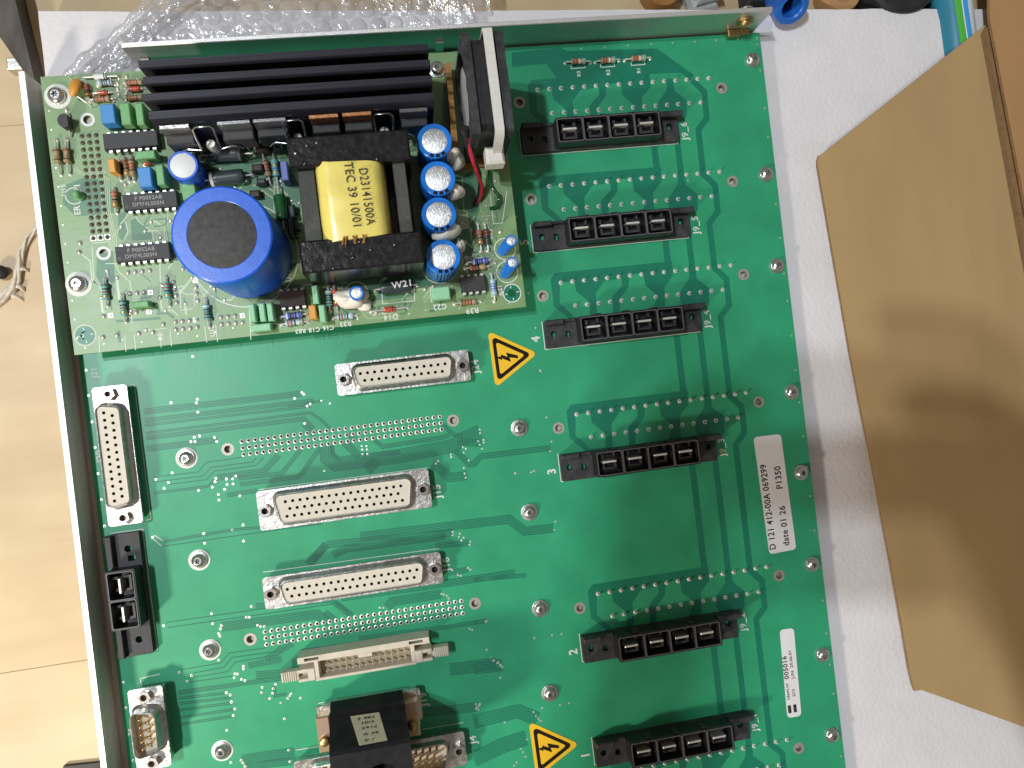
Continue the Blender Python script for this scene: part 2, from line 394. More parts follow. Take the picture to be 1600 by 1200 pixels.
# ------------------------------------------------------------------ the setting: wooden table and foam sheet
ZT, ZF = -16.0, -4.0                         # table top, foam top
table = link('wooden_table', None, None, (0, 0, ZT), kind='structure')
y_edges = [-900, -700, -460, P2(60, 1043, ZT)[1], P2(15, 196, ZT)[1], 330, 560, 800]
for i in range(len(y_edges) - 1):
    for j, (xa_, xb_) in enumerate(((-900, 1100),)):
        b = MB().box(xa_, xb_, y_edges[i] + 0.06, y_edges[i+1] - 0.06, -18, 0, ch=0.15)
        part('plank', b, 'wood', table)
part('table_core', MB().box(-898, 1098, -898, 798, -30, -18.5), 'wood', table)
fl = P2(62, 60, ZF)[0]; ft = P2(58, 15, ZF)[1]; ftr = P2(1465, 12, ZF)
def foam_mesh():
    b = MB(); n = 60
    # a gently uneven slab: subdivided top, straight skirt
    nx, ny = 90, 80; vs = []; fs = []
    def ytop(x): return ft - (x - fl) * (ft - ftr[1]) / (ftr[0] - fl)
    for j in range(ny + 1):
        for i in range(nx + 1):
            x = fl + (330 - fl) * i / nx; yt = ytop(x); y = -330 + (yt + 330) * j / ny
            e = (0.6 if i in (0, nx) or j in (0, ny) else 0)
            z = 0.30 * math.sin(x * 0.05 + y * 0.03) + 0.25 * math.sin(y * 0.06 + 1.3) + random.uniform(-.02, .02) - e
            vs.append((x + random.uniform(-.15, .15), y + random.uniform(-.15, .15), ZF - 0.5 + z))
    for j in range(ny):
        for i in range(nx): k = j * (nx+1) + i; fs.append((k, k + 1, k + nx + 2, k + nx + 1))
    rim = [i for i in range(nx+1)] + [j*(nx+1)+nx for j in range(1, ny+1)] + [ny*(nx+1)+i for i in range(nx-1, -1, -1)] + [j*(nx+1) for j in range(ny-1, 0, -1)]
    base = len(vs); vs += [(vs[i][0], vs[i][1], ZT + 0.3) for i in rim]; q = len(rim)
    for i in range(q):
        j = (i + 1) % q; fs.append((rim[j], rim[i], base + i, base + j))
    return b.add(vs, fs)
foam = part('foam_sheet', foam_mesh(), 'foam', smooth=50)
tag(foam, 'white foam sheet lying under the green circuit board', 'foam sheet')

# ------------------------------------------------------------------ aluminium chassis: tray, left wall, top wall
XL, XR, YT, YB = -168.8, 122.6, 138.6, -216.0   # main board outline
chas = thing('metal_chassis', 'bare aluminium chassis walls rising around the green board', 'chassis', (0, 0, ZF))
def L(z): return z - ZF
NX, NY = -133.5, 126.0                        # notch at the upper left corner
part('tray', MB().prism([(XL - 5.2, YB), (XR - 4, YB), (XR - 4, YT), (NX, YT), (NX, NY - 3), (XL - 5.2, NY - 3)], L(-3.9), L(-2.8)), 'alu_dull', chas)
WX, WZ, TZW = XL - 5.3, 11.0, 17.5
yle = P2(30, 112, WZ)[1]
wt, wb = P2(38, 115, WZ)[0], P2(166, 1195, WZ)[0]
wk = (wt - wb) / (P2(38, 115, WZ)[1] - P2(166, 1195, WZ)[1])
def wxa(y): return wb + (y - P2(166, 1195, WZ)[1]) * wk
lw = MB().prism([(wxa(YB) - 1.9, YB), (wxa(YB), YB), (wxa(yle), yle), (wxa(yle) - 1.9, yle)], L(-3.9), L(WZ - 0.4))
part('side_wall', lw, 'alu_dull', chas, label='long left wall of the chassis')
part('wall_edge', MB().prism([(wxa(YB) - 1.95, YB), (wxa(YB) + 0.05, YB), (wxa(yle) + 0.05, yle + 0.03), (wxa(yle) - 1.95, yle + 0.03)], L(WZ - 0.4), L(WZ)), 'alu_edge', chas)
tw = MB().prism([(NX - 0.5, YT + 0.7), (120.0, YT + 0.7), (120.0, YT + 2.4), (NX - 0.5, YT + 2.4)], L(-3.9), L(TZW - 0.4))
part('side_wall', tw, 'aluminium', chas, label='upper wall of the chassis')
part('wall_edge', MB().box(NX - 0.55, 120.05, YT + 0.65, YT + 2.45, L(TZW - 0.4), L(TZW), ch=0.25), 'alu_edge', chas)
# screw, washer and clamp plate inside the right end of the upper wall
def axis_y(b, x, y, z): return b.xf(Matrix.Translation((x, y, z)) @ Matrix.Rotation(math.radians(90), 4, 'X'))
sx, _, _ = P(1163, 44, 9)
part('wall_screw', axis_y(MB().lathe([(3.6, 0), (3.6, 0.8), (2.4, 0.85), (2.4, 1.6), (1.6, 2.6), (0.6, 2.9)], n=20), sx, YT + 0.7, L(10)), 'brass', chas, smooth=40)
part('clamp_plate', MB().box(sx - 4.5, sx + 1.0, YT - 2.4, YT + 0.6, L(1.0), L(3.6), ch=0.3).box(sx + 1.3, sx + 5.2, YT - 1.6, YT + 0.6, L(1.0), L(3.2), ch=0.3), 'brass', chas)
# screw head poking through outside the upper wall
ox_, oy_, _ = P(1160, 6, 4)
part('wall_screw', axis_y(MB().lathe([(3.2, 0), (3.2, 0.7), (2.6, 0.8), (2.6, 3.0), (1.2, 4.0)], n=20), ox_ - 1, YT + 6.4, L(8)), 'zinc', chas, smooth=40)
for bx_ in (-131.0, -18.5):
    part('bracket', MB().box(bx_, bx_ + 3.2, YT - 6.4, YT + 0.65, L(-2.8), L(-1.95)).box(bx_, bx_ + 3.2, YT - 0.2, YT + 0.65, L(-1.95), L(8)), 'aluminium', chas)

# ------------------------------------------------------------------ main green board
back = thing('backplane_board', 'large green backplane circuit board filling most of the frame', 'circuit board')
SLOT = {6: (22.05, 120.3), 5: (22.05, 79.85), 4: (22.1, 39.4), 3: (22.15, -16.0), 2: (22.1, -91.7)}
y1 = P2(921, 1156)[1] + 16.2
SLOT[1] = (22.1, y1)
yx = P2(1228, 1156.0)[1]                      # lowest visible pin row
ring_holes = [(ox - 8.3, oy - 4.7) for k, (ox, oy) in SLOT.items() if k != 1] + [(ox + 80.35, oy - 4.6) for k, (ox, oy) in SLOT.items() if k != 1]
ring_holes += [P2(811, 160), P2(708, 657), P2(742, 943), P2(356, 702), P2(391, 999), P2(1248, 1169)]
ring_holes = [h for i, h in enumerate(ring_holes) if all((h[0]-g[0])**2 + (h[1]-g[1])**2 > 9 for g in ring_holes[:i])]
board = MB().prism([(XL, YB), (XR, YB), (XR, YT), (NX + 1, YT), (NX + 1, NY), (XL, NY)], -1.9, 0, holes=[circ(x, y, 1.45, 14) for x, y in ring_holes])
for i, f in enumerate(board.f):
    zs = [board.v[k][2] for k in f]
    if max(zs) - min(zs) > 0.1: board.m[i] = 1
part('substrate', board, ['mask_green', 'board_edge'], back)
hr = MB()
for x, y in ring_holes: hr.ring(x, y, 0.06, 2.45, 1.45, 20).lathe([(1.45, 0.06), (1.43, -1.9)], x, y, 16, closed_top=False)
part('mounting_hole_rims', hr, 'rim_dull', back, kind='stuff')

# bare gaps in the copper, repeated below each power slot (measured at slot 3)
Z3 = lambda x, y: P2(800 + x / 3.529, 590 + y / 3.529)
o3 = SLOT[3]
def rel(pts): return [(Z3(x, y)[0] - o3[0], Z3(x, y)[1] - o3[1]) for x, y in pts]
ENV = rel([(300, 185), (325, 150), (925, 76), (968, 72), (972, 150), (925, 212), (932, 345), (868, 355), (680, 385), (515, 400), (415, 412), (318, 335)])
IS1 = rel([(350, 203), (432, 193), (440, 247), (517, 310), (515, 385), (428, 392), (412, 370), (350, 318)])
IS2 = rel([(592, 190), (690, 170), (693, 210), (640, 272), (645, 380), (556, 392), (548, 258)])
IS3 = rel([(735, 150), (810, 138), (820, 207), (884, 262), (862, 345), (682, 372), (680, 285), (727, 220)])
OCT = rel([(1062, 100), (1095, 96), (1103, 163), (1168, 212), (1170, 300), (1150, 320), (1040, 345), (1012, 290), (1010, 238), (1060, 165)])
gap = MB(); isl = MB()
for k, (ox, oy) in SLOT.items():
    oyy = oy if k != 1 else yx
    gap.sheet([(x + ox, y + oyy) for x, y in ENV], 0.05); gap.sheet([(x + ox, y + oyy) for x, y in OCT], 0.05)
    for I in (IS1, IS2, IS3): isl.sheet([(x + ox, y + oyy) for x, y in I], 0.10)
v1 = rel([(945, 76)])[0][0]; v2 = rel([(1078, 100)])[0][0]; v3 = rel([(1200, 100), (1265, 160), (1280, 305), (1233, 370)])
order = [6, 5, 4, 3, 2]
for a, b_ in zip(order, order[1:] + [0]):
    oa = SLOT[a]; ob = SLOT[b_] if b_ else (22.1, yx)
    gap.ribbon([(oa[0] + v1, oa[1] - 22), (oa[0] + v1, ob[1] + rel([(945, 74)])[0][1] - 2.0)], 2.75, 0.045)
    gap.ribbon([(oa[0] + v2, oa[1] - 12), (oa[0] + v2, ob[1] + rel([(1078, 98)])[0][1] - 2.0)], 2.6, 0.045)
path = [(SLOT[6][0] + 14, YT - 11.5), (SLOT[6][0] + v3[0][0] - 13, YT - 11.5)]
for k in order: path += [(SLOT[k][0] + x, SLOT[k][1] + y) for x, y in v3]
path += [(22.1 + x, yx + y) for x, y in v3[:3]]
gap.ribbon(path[2:], 2.6, 0.055)
# wide gap from the fan down past the three resistors to the first slot
Z6 = lambda x, y: P2(800 + x / 3.529, y / 3.529)
gap.sheet([Z6(*p) for p in ((0, 290), (270, 262), (300, 282), (800, 268), (905, 345), (1005, 415), (985, 445), (930, 400), (255, 432), (110, 470), (128, 445), (245, 430), (190, 350), (0, 370))], 0.052)
part('copper_gaps', gap, 'mask_gap', back, kind='stuff')
part('copper_islands', isl, 'mask_green', back, kind='stuff')

# signal traces: thin dark lines between the copper, in bundles
tr = MB()
def off(path, d):
    pts = [Vector(p) for p in path]; out = []
    for i, p in enumerate(pts):
        a = (pts[i] - pts[i-1]).normalized() if i else (pts[1] - pts[0]).normalized()
        b = (pts[i+1] - pts[i]).normalized() if i < len(pts)-1 else a
        t = (a + b).normalized(); k = 1 / max(0.5, t.dot(a)); out.append((p.x - t.y*d*k, p.y + t.x*d*k))
    return out
TZ = [0.03]
def bundle(pts, n=1, pitch=0.66, wd=0.40, fr=None):
    x0, y0, s = fr
    path = [P2(x0 + x / s, y0 + y / s) for x, y in pts]
    for i in range(n):
        TZ[0] += 0.00005
        tr.ribbon(off(path, (i - (n - 1) / 2) * pitch) if n > 1 else path, wd, TZ[0])
FA, FB, FC, FD, FE, FG = (100, 540, 4), (450, 540, 4), (120, 800, 4), (400, 820, 4), (140, 960, 5), (740, 900, 4)
for p, n in (([(500, 412), (1485, 300)], 4), ([(505, 468), (1560, 345)], 3), ([(505, 498), (1420, 392), (1545, 378)], 2), ([(512, 548), (1540, 420), (1600, 460), (1690, 540)], 2), ([(515, 578), (1500, 458), (1560, 520)], 3),
             ([(515, 645), (960, 590)], 4), ([(560, 822), (840, 790), (890, 730), (1100, 700), (1125, 690)], 1), ([(570, 852), (870, 815), (920, 760), (1180, 728), (1200, 700)], 1), ([(650, 868), (890, 838), (940, 785), (1200, 748), (1245, 700)], 1), ([(560, 922), (900, 880), (950, 835)], 2),
             ([(1020, 935), (1210, 905)], 3), ([(1340, 685), (1250, 785), (960, 825)], 4), ([(1480, 650), (1360, 800), (1090, 830)], 3), ([(1600, 640), (1470, 820), (1100, 868)], 3), ([(1495, 490), (1560, 560)], 3)): bundle(p, n, fr=FA)
for p, n in (([(0, 385), (210, 345)], 2), ([(240, 620), (245, 700), (300, 742), (700, 690), (1040, 625), (1080, 590), (1200, 535)], 9), ([(275, 625), (280, 680), (330, 718), (700, 665)], 3), ([(540, 590), (590, 632), (960, 575), (1010, 560)], 3), ([(350, 600), (440, 690), (490, 690)], 5),
             ([(490, 780), (560, 715)], 7), ([(380, 550), (420, 595)], 3), ([(905, 735), (1010, 825), (1120, 812)], 6), ([(1040, 650), (1135, 742), (1165, 738), (1205, 692), (1640, 640)], 4), ([(1060, 600), (1210, 610)], 5), ([(960, 490), (1040, 560), (1090, 560)], 3),
             ([(450, 1195), (1380, 1085), (1480, 1160), (1660, 1140)], 6), ([(0, 1125), (210, 1108)], 2)): bundle(p, n, fr=FB)
for p, n in (([(545, 185), (972, 112), (1150, 95)], 2), ([(540, 214), (1300, 105), (1530, 75)], 1), ([(560, 690), (1190, 600)], 1), ([(570, 722), (1080, 650), (1600, 575)], 1), ([(905, 718), (1500, 640), (1580, 690)], 6), ([(1440, 330), (1560, 200)], 5)): bundle(p, n, fr=FC)
for p, n in (([(440, 125), (1230, 48)], 5), ([(340, 240), (440, 125)], 5), ([(480, 190), (560, 150), (1180, 70)], 5), ([(1120, 130), (1335, 112)], 4), ([(0, 510), (470, 468), (600, 570)], 4), ([(530, 455), (1150, 372), (1620, 300)], 5), ([(820, 515), (850, 480), (1160, 432)], 6), ([(430, 545), (500, 600)], 4), ([(60, 480), (460, 440), (520, 500), (590, 560)], 2),
             ([(1200, 300), (1325, 280)], 4), ([(60, 840), (230, 740)], 4), ([(0, 940), (160, 930), (290, 800), (700, 740)], 5), ([(640, 710), (1180, 640), (1440, 600)], 3), ([(1210, 905), (1500, 868)], 8), ([(1030, 1175), (1385, 1138)], 6)): bundle(p, n, fr=FD)
for p, n in (([(720, 432), (1025, 378), (1090, 302), (1370, 262), (1400, 240)], 1), ([(815, 456), (1050, 414), (1110, 337), (1450, 290), (1490, 245)], 1), ([(820, 492), (1080, 447), (1140, 370), (1470, 320), (1540, 245)], 1), ([(780, 530), (1115, 482)], 1), ([(690, 612), (1500, 498), (1600, 415)], 3), ([(695, 655), (1070, 615)], 2), ([(700, 697), (1105, 650)], 2), ([(705, 748), (1110, 692)], 2), ([(710, 806), (1130, 742)], 2), ([(715, 858), (1120, 795)], 2),
             ([(1240, 400), (1500, 350)], 4), ([(1190, 1140), (1600, 1080)], 7), ([(1230, 1185), (1640, 1140)], 5), ([(1440, 560), (1450, 640), (1540, 620)], 2)): bundle(p, n, fr=FE)
for p, n in (([(0, 578), (180, 555)], 8), ([(0, 910), (280, 845), (400, 895)], 9), ([(0, 1145), (180, 1060), (330, 1010)], 10), ([(0, 290), (75, 283)], 3), ([(0, 25), (330, -5)], 3)): bundle(p, n, fr=FG)
part('signal_traces', tr, 'trace_gap', back, kind='stuff')

# vias and solder points
via = MB(); vdark = MB()
VA = [(139,153),(155,312),(175,477),(194,637),(214,800),(234,963),(254,1130),(805,68),(670,357),(835,335),(828,358),(838,416),(1488,292),(1500,305),(1443,330),(1520,378),(1540,365),(815,573),(795,600),(820,600),(942,575),(955,600),(677,795),(575,837),(654,856),(627,892),(842,905),(950,830),(945,850),(1015,833),(1055,833),(1075,815),(1020,868),(1058,865),(928,884),(1005,898),(966,930),(970,965),(1100,940),(873,1175),(1052,1152),(1120,1122),(1505,487),(848,565)]
VB = [(87,292),(210,345),(263,362),(228,783),(462,628),(492,628),(465,650),(495,650),(466,678),(497,678),(1200,525),(1202,548),(1190,598),(1223,590),(1225,605),(1200,620),(1215,645),(1095,635),(1113,645),(1100,668),(1020,680),(1022,697),(940,722),(925,737),(1130,718),(1100,765),(1105,800),(1112,825),(1420,797),(1535,783),(1575,155)]
VC = [(175,88),(193,250),(795,135),(972,112),(1042,80),(800,195),(1043,182),(843,635),(850,697),(1060,657),(1080,657),(905,710),(898,730),(888,760),(895,775),(1092,590),(1130,708),(1150,715),(1172,715),(543,710),(888,925),(640,1003),(717,1022),(690,1057),(1042,963),(1042,980),(990,1010),(1005,1012),(985,1035),(1032,1045),(1052,1053),(1160,1095),(1228,1103),(1243,1077),(1155,1128),(1225,1132),(935,1130),(960,1142),(968,1185),(1207,1165),(1340,1135),(1320,1165),(1398,1163),(475,158)]
VD = [(1230,45),(1230,65),(1275,55),(1270,75),(1298,80),(1285,98),(1340,105),(1335,125),(1325,270),(1340,280),(1262,312),(1280,318),(775,518),(797,518),(1160,432),(1175,435),(1195,445),(1205,460),(443,768),(460,770),(655,730),(1440,603),(1335,650),(1352,657),(1470,830),(1488,848),(1515,860),(1530,875),(1540,890),(1442,782),(1528,957),(1375,1120),(1395,1130),(1375,1150),(1390,1155),(198,1085),(212,1068),(277,1083),(155,1113)]
VE = [(1070,610),(1100,630),(1108,685),(1137,738),(1123,790),(1073,905),(1523,815),(1185,1140),(1200,1160),(1215,1185),(1105,1155),(1555,1060),(1565,1150),(265,530),(285,730),(310,935),(340,1140)]
VG = [(380,388),(490,370),(550,362),(75,285),(110,510),(125,530),(150,545),(165,560),(178,570),(168,635),(430,825),(540,805),(598,795),(375,850),(390,875),(405,890),(420,905),(195,915),(335,1020),(295,1080),(310,1100),(325,1130),(270,1165),(255,1185),(40,800),(20,820)]
def add_via(x, y, r=0.52):
    via.lathe([(r, 0.0), (r * 0.9, 0.12), (r * 0.45, 0.14)], x, y, 8); vdark.disc(x + 0.04, y, 0.15, r * 0.38, 6)
for fr, V in ((FA, VA), (FB, VB), (FC, VC), (FD, VD), (FE, VE), (FG, VG)):
    for x, y in V: add_via(*P2(fr[0] + x / fr[2], fr[1] + y / fr[2]), r=0.58 if fr in (FA, FC, FE) else 0.46)
for i in range(24):
    y = YT - 4 - i * 14.3 + random.uniform(-2, 2); add_via(XR - 1.6, y, 0.42)
for u, v in ((908, 76), (945, 74), (981, 71), (1018, 69), (1051, 67), (1086, 65), (1119, 63), (1153, 61), (1183, 60), (806, 339), (808, 375), (826, 458), (837, 512), (838, 533), (845, 580), (854, 652), (830, 738), (868, 815), (866, 828), (835, 736), (806, 740), (1075, 282), (862, 690), (860, 705)): add_via(*P2(u, v), 0.40)
part('vias', via, 'solder', back, kind='stuff', smooth=40)
part('via_holes', vdark, 'hole_dark', back, kind='stuff')
# 3 x 32 through-hole fields
pad = MB(); pdk = MB()
def field(c00, c0n, cm0, rows=3, cols=32, rr=0.88, ri=0.50, z=0.0):
    a, b, c = Vector(c00), Vector(c0n), Vector(cm0)
    for j in range(rows):
        for i in range(cols):
            p = a + (b - a) * i / (cols - 1) + (c - a) * j / (rows - 1)
            pad.lathe([(rr, z), (rr, z + 0.05), (ri + 0.12, z + 0.16), (ri, z + 0.06)], p.x, p.y, 10, closed_top=False); pdk.disc(p.x, p.y, z + 0.065, ri, 8)
field(P2(378, 689.5), P2(687.5, 651), P2(381, 710)); field(P2(414.5, 987), P2(721, 939), P2(417, 1007))
part('connector_pads', pad, 'solder', back, kind='stuff', smooth=30); part('pad_holes', pdk, 'hole_dark', back, kind='stuff')
# clipped pins of the power connectors on this face
pins = MB()
def pin(x, y, i):
    pins.ring(x, y, 0.11, 0.95, 0.2, 9).lathe([(0.72, 0.1), (0.58, 0.4), (0.42, 0.7), (0.38, 1.5), (0.2, 1.75)], x, y, 7)
for k, (ox, oy) in SLOT.items():
    oyy = oy if k != 1 else yx
    for i in range(16): pin(ox + 5.0 * i, oyy, i)
    for i in range(14): pin(ox + 5.0 + 5.008 * i, oyy - 10.15, i)
for px_ in ((212, 882), (213, 905), (219, 940), (222, 970)): pass
part('solder_pins', pins, 'solder', back, kind='stuff', smooth=35)

# ------------------------------------------------------------------ screws
def screw_mesh(ring=0.0, head=2.6, washer=3.3):
    b = MB(); z = 0.06
    if ring: b.lathe([(ring, 0), (ring, 0.07), (washer, 0.075)], n=28, m=0, closed_top=False)
    b.lathe([(washer, 0.0), (washer, 0.55), (washer - 0.25, 0.62), (head, 0.62)], n=26, m=1, closed_top=False)
    b.lathe([(head, 0.62), (head, 1.2), (head * 0.93, 1.75), (head * 0.74, 2.2), (head * 0.52, 2.42)], n=26, m=1, closed_top=False)
    r0 = head * 0.52; star = []
    for i in range(24):
        a = 2 * math.pi * i / 24; star.append(((0.36 + 0.11 * math.cos(6 * a)) * head * math.cos(a), (0.36 + 0.11 * math.cos(6 * a)) * head * math.sin(a)))
    b.sheet(circ(0, 0, r0, 26), 2.42, 1, holes=[star])
    vs = [(x, y, 2.42) for x, y in star] + [(x * 0.85, y * 0.85, 1.5) for x, y in star]
    b.add(vs, [(i, 24 + i, 24 + (i + 1) % 24, (i + 1) % 24) for i in range(24)], 1)
    b.add([(x * 0.85, y * 0.85, 1.5) for x, y in star], [tuple(range(24))], 2)
    return b
M_scr = screw_mesh().mesh('board_screw', ['silk', 'zinc', 'recess'], 35)
M_scr_mid = screw_mesh(head=2.5, washer=3.5).mesh('board_screw', ['silk', 'tin', 'recess'], 35)
M_scr_ring = screw_mesh(ring=4.1).mesh('board_screw', ['silk', 'zinc', 'recess'], 35)
for v in (92, 271, 415, 613, 739, 883, 1025, 1151):
    x, y, _ = P(1177 + (v - 92) * 0.1165, v, 1.5); link('board_screw', M_scr, back, (117.8, y, 0), random.uniform(0, 6))
for u, v in ((812, 669), (828, 801), (845, 952), (860, 1085)): link('board_screw', M_scr_mid, back, (*P2(u, v, 1.5), 0), random.uniform(0, 6))
for u, v in ((290, 716), (310, 876), (327, 1017), (346, 1175)): link('board_screw', M_scr_ring, back, (*P2(u, v, 1.2), 0), random.uniform(0, 6))

# ------------------------------------------------------------------ black power connectors
def power_connector(parent, loc, rz, cells, x0, x1, bx0, bx1, holes, slots, label, mir=1, ears=True):
    """flange with holes, a block of square sockets, each with a blade and a bracket"""
    pl = MB().prism(rrect(x0, x1, -11.1, 0, 0.4, 2), 0.02, 3.0, holes=[circ(hx, hy, 1.35, 12) for hx, hy in holes] + [[(a, c), (b, c), (b, d), (a, d)] for a, b, c, d in slots])
    con = part('power_connector', pl, 'black_dusty', parent, loc, rz, label=label)
    cw = (bx1 - bx0 - 0.8) / cells
    cav = []
    for i in range(cells):
        cx0 = bx0 + 0.8 + i * cw; cav.append(rrect(cx0, cx0 + cw - 0.8, -9.7, -0.85, 0.6, 2))
    blk = MB().prism(rrect(bx0, bx1, -10.5, 0.0, 0.7, 3), 3.0, 9.8, holes=cav)
    for i in range(cells):
        cx0 = bx0 + 0.8 + i * cw
        blk.box(cx0 + 0.02, cx0 + cw - 0.82, -9.68, -0.87, 2.9, 3.3)
    part('socket_block', blk, 'black_plastic', con)
    rims = MB()
    for i in range(cells):
        cx0 = bx0 + 0.8 + i * cw
        rims.prism(rrect(cx0 - 0.35, cx0 + cw - 0.45, -10.05, -0.5, 0.8, 3), 9.8, 10.05, holes=[cav[i]])
    part('socket_rims', rims, 'grey_plastic', con)
    for i in range(cells):
        cx = bx0 + 0.8 + i * cw + (cw - 0.8) / 2
        part('contact_blade', MB().box(cx - 2.9, cx + 2.7, -5.05, -4.2, 3.3, 9.5, ch=0.12), 'solder', con)
        br = MB().box(cx - 2.6, cx + 3.2, -8.1, -7.2, 3.3, 7.0).box(cx - 2.6, cx - 1.7, -7.2, -5.4, 3.3, 7.0).box(cx + 2.3, cx + 3.2, -7.2, -5.4, 3.3, 7.0)
        br.box(cx - 2.7, cx - 1.6, -3.4, -1.6, 3.3, 6.4).box(cx + 2.0, cx + 3.0, -3.2, -1.2, 3.3, 6.8)
        part('contact_bracket', br, 'bracket_dark', con)
    if ears:
        e = MB().box(x0 + 0.2, x0 + 7.5, -1.9, 0.15, 3.0, 6.5, ch=0.4).box(x0 + 7.5, bx0 - 0.1, -1.2, 0.1, 3.0, 4.6, ch=0.3)
        e.box(bx1 + 0.1, x1 + 1.0, -1.9, 0.4, 3.0, 7.4, ch=0.4).box(bx1 + 0.1, bx1 + 2.2, -9.5, -1.9, 3.0, 3.8, ch=0.2)
        for t in range(3): e.box(bx0 + 7 + t * 12, bx0 + 9.5 + t * 12, 0.0, 0.55, 5.0, 9.2, ch=0.2)
        part('latch_ear', e, 'black_dusty', con)
    return con
ordn = {6: 'first', 5: 'second', 4: 'third', 3: 'fourth', 2: 'fifth', 1: 'lowest'}
silk = MB()
for k, (ox, oy) in SLOT.items():
    power_connector(back, (ox, oy - 15.6, 0), 0, 4, -9.6, 57.6, 3.6, 47.7, [(-6.2, -5.6), (53.8, -4.7)], [(-1.2, 0.9, -7.4, -4.9)],
                    'black four-socket power connector, %s from the top of the right column' % ordn[k])
    silk.ribbon([(ox - 9.95, oy - 15.2), (ox - 9.95, oy - 27.0)], 0.3, 0.06); silk.ribbon([(ox - 9.95, oy - 27.0), (ox + 57.85, oy - 27.0)], 0.3, 0.064); silk.ribbon([(ox + 57.85, oy - 27.0), (ox + 57.85, oy - 25.2)], 0.3, 0.06)
    text('J9_%d' % k, 3.9, ox + 61.6, oy - 25.6, 0.07, 90, 'silk', back, sx=1.05)
    if k < 6: text(str(k), 5.0, ox - 13.2, oy - 23.5, 0.07, 90, 'silk', back)
# the two-socket one beside the left wall, turned a quarter turn
pa = P2(246, 1017, 0); pb = P2(237, 828, 0)
cl = power_connector(back, (pa[0] - 11.6, pa[1] + 0.3, 0), math.radians(90), 2, 0, 47.0, 12.2, 34.4, [(6.0, -6.6), (41.0, -6.6)], [(36.2, 38.4, -9.0, -6.2)], 'black two-socket power connector beside the left wall', ears=False)
for e0, e1, c0, c1 in ((0.2, 12.0, 0.3, 3.0), (34.8, 46.8, 44.0, 46.7)): part('latch_ear', MB().box(e0, e1, -1.7, 0.6, 2.98, 5.4, ch=0.3).box(c0, c1, 0.4, 1.4, 0.1, 4.2), 'black_dusty', cl)

silk.ribbon([(pa[0] + 0.1, pa[1] + 0.2), (pa[0] + 0.1, pa[1] + 47.6), (pa[0] - 11.6, pa[1] + 47.6)], 0.3, 0.06)
silk.ribbon([P2(241, 836), P2(255, 845)], 0.3, 0.06); silk.ribbon([P2(240, 842), P2(252, 853)], 0.3, 0.06)

# ------------------------------------------------------------------ D-sub connectors
def dshape(w1, w2, h, r): return rpoly([(-w1/2, h/2), (w1/2, h/2), (w2/2, -h/2), (-w2/2, -h/2)], r, 5)
def dsub(parent, c, rz, flL, flH, sep, w1, w2, h, rows, label, male=False, zf=5.0, zs=9.6, jack=True):
    """flange (the part) with shell, insulator, contacts and jack screws as sub-parts"""
    f = MB().prism(rrect(-flL/2, flL/2, -flH/2, flH/2, 1.2, 3), zf - 0.9, zf)
    f.box(-flL/2 + 1.5, flL/2 - 1.5, -flH/2 + 0.6, flH/2 - 0.6, 0.02, zf - 0.9)
    con = part('d_sub_connector', f, 'tin', parent, (c[0], c[1], 0), rz, label=label)
    # pressed skirt and wall of the shell
    sh = MB(); L0 = dshape(w1 + 2.2, w2 + 2.2, h + 2.2, 3.1); L1 = dshape(w1 + 0.3, w2 + 0.3, h + 0.3, 2.4); L2 = dshape(w1, w2, h, 2.3); L3 = dshape(w1 - 0.9, w2 - 0.9, h - 0.9, 1.95)
    n = len(L0); zi = zs - (0.35 if not male else 0.0)
    st = [(L0, zf + 0.01), (L1, zf + 1.0), (L2, zs - 0.25), (L3, zs), (L3, zf + 0.4 if male else zs - 0.6)]
    vs = [(x, y, z) for Lp, z in st for x, y in Lp]; fs = []
    for k in range(len(st) - 1):
        for i in range(n):
            j = (i + 1) % n; fs.append((k*n + i, k*n + j, (k+1)*n + j, (k+1)*n + i))
    sh.add(vs, fs); part('shell', sh, 'tin', con, smooth=35)
    pos = []
    for cnt, yy in rows:
        for i in range(cnt): pos.append(((i - (cnt - 1) / 2) * 2.765, yy))
    if male:
        part('insulator', MB().prism(dshape(w1 - 0.9, w2 - 0.9, h - 0.9, 1.9), zf - 0.5, zf + 0.5), 'insulator', con)
        cp = MB()
        for x, y in pos: cp.lathe([(0.5, zf + 0.5), (0.5, zs - 0.9), (0.2, zs - 0.5)], x, y, 8)
        part('contact_pins', cp, 'gold_plate', con, smooth=40)
    else:
        part('insulator', MB().prism(dshape(w1 - 0.95, w2 - 0.95, h - 0.95, 1.9), zf, zi - 0.2, holes=[circ(x, y, 0.64, 8) for x, y in pos]), 'insulator', con)
        hb = MB()
        for x, y in pos: hb.lathe([(0.60, zf + 1.2), (0.60, zi - 0.5)], x, y, 8, closed_top=False, m=1).disc(x, y, zf + 1.2, 0.6, 8)
        part('contact_holes', hb, ['hole_dark', 'band_brown'], con)
    if jack:
        for sx_ in (-1, 1):
            j = MB().prism(circ(0, 0, 2.5, 6, math.radians(15)), zf, zf + 2.4, holes=[circ(0, 0, 1.25, 12)]); j.disc(0, 0, zf + 0.05, 1.3, 12, 1)
            part('jack_screw', j, ['zinc', 'band_brown' if c[0] < -130 else 'hole_dark'], con, (sx_ * sep / 2, 0, 0))
    return con
def mid(a, b, z): p, q = P2(*a, z), P2(*b, z); return ((p[0] + q[0]) / 2, (p[1] + q[1]) / 2)
R2 = ((13, 1.42), (12, -1.42))
dsub(back, mid((537, 593), (722, 571), 6.5), 0, 53.0, 12.5, 47.04, 39.6, 36.6, 8.9, R2, 'tin socket connector just left of the upper yellow warning triangle')
dsub(back, mid((414, 798.5), (661, 764.5), 6.5), 0, 66.9, 15.4, 61.1, 53.6, 50.0, 11.6, ((17, 2.84), (16, 0), (17, -2.84)), 'tin socket connector with three rows of holes')
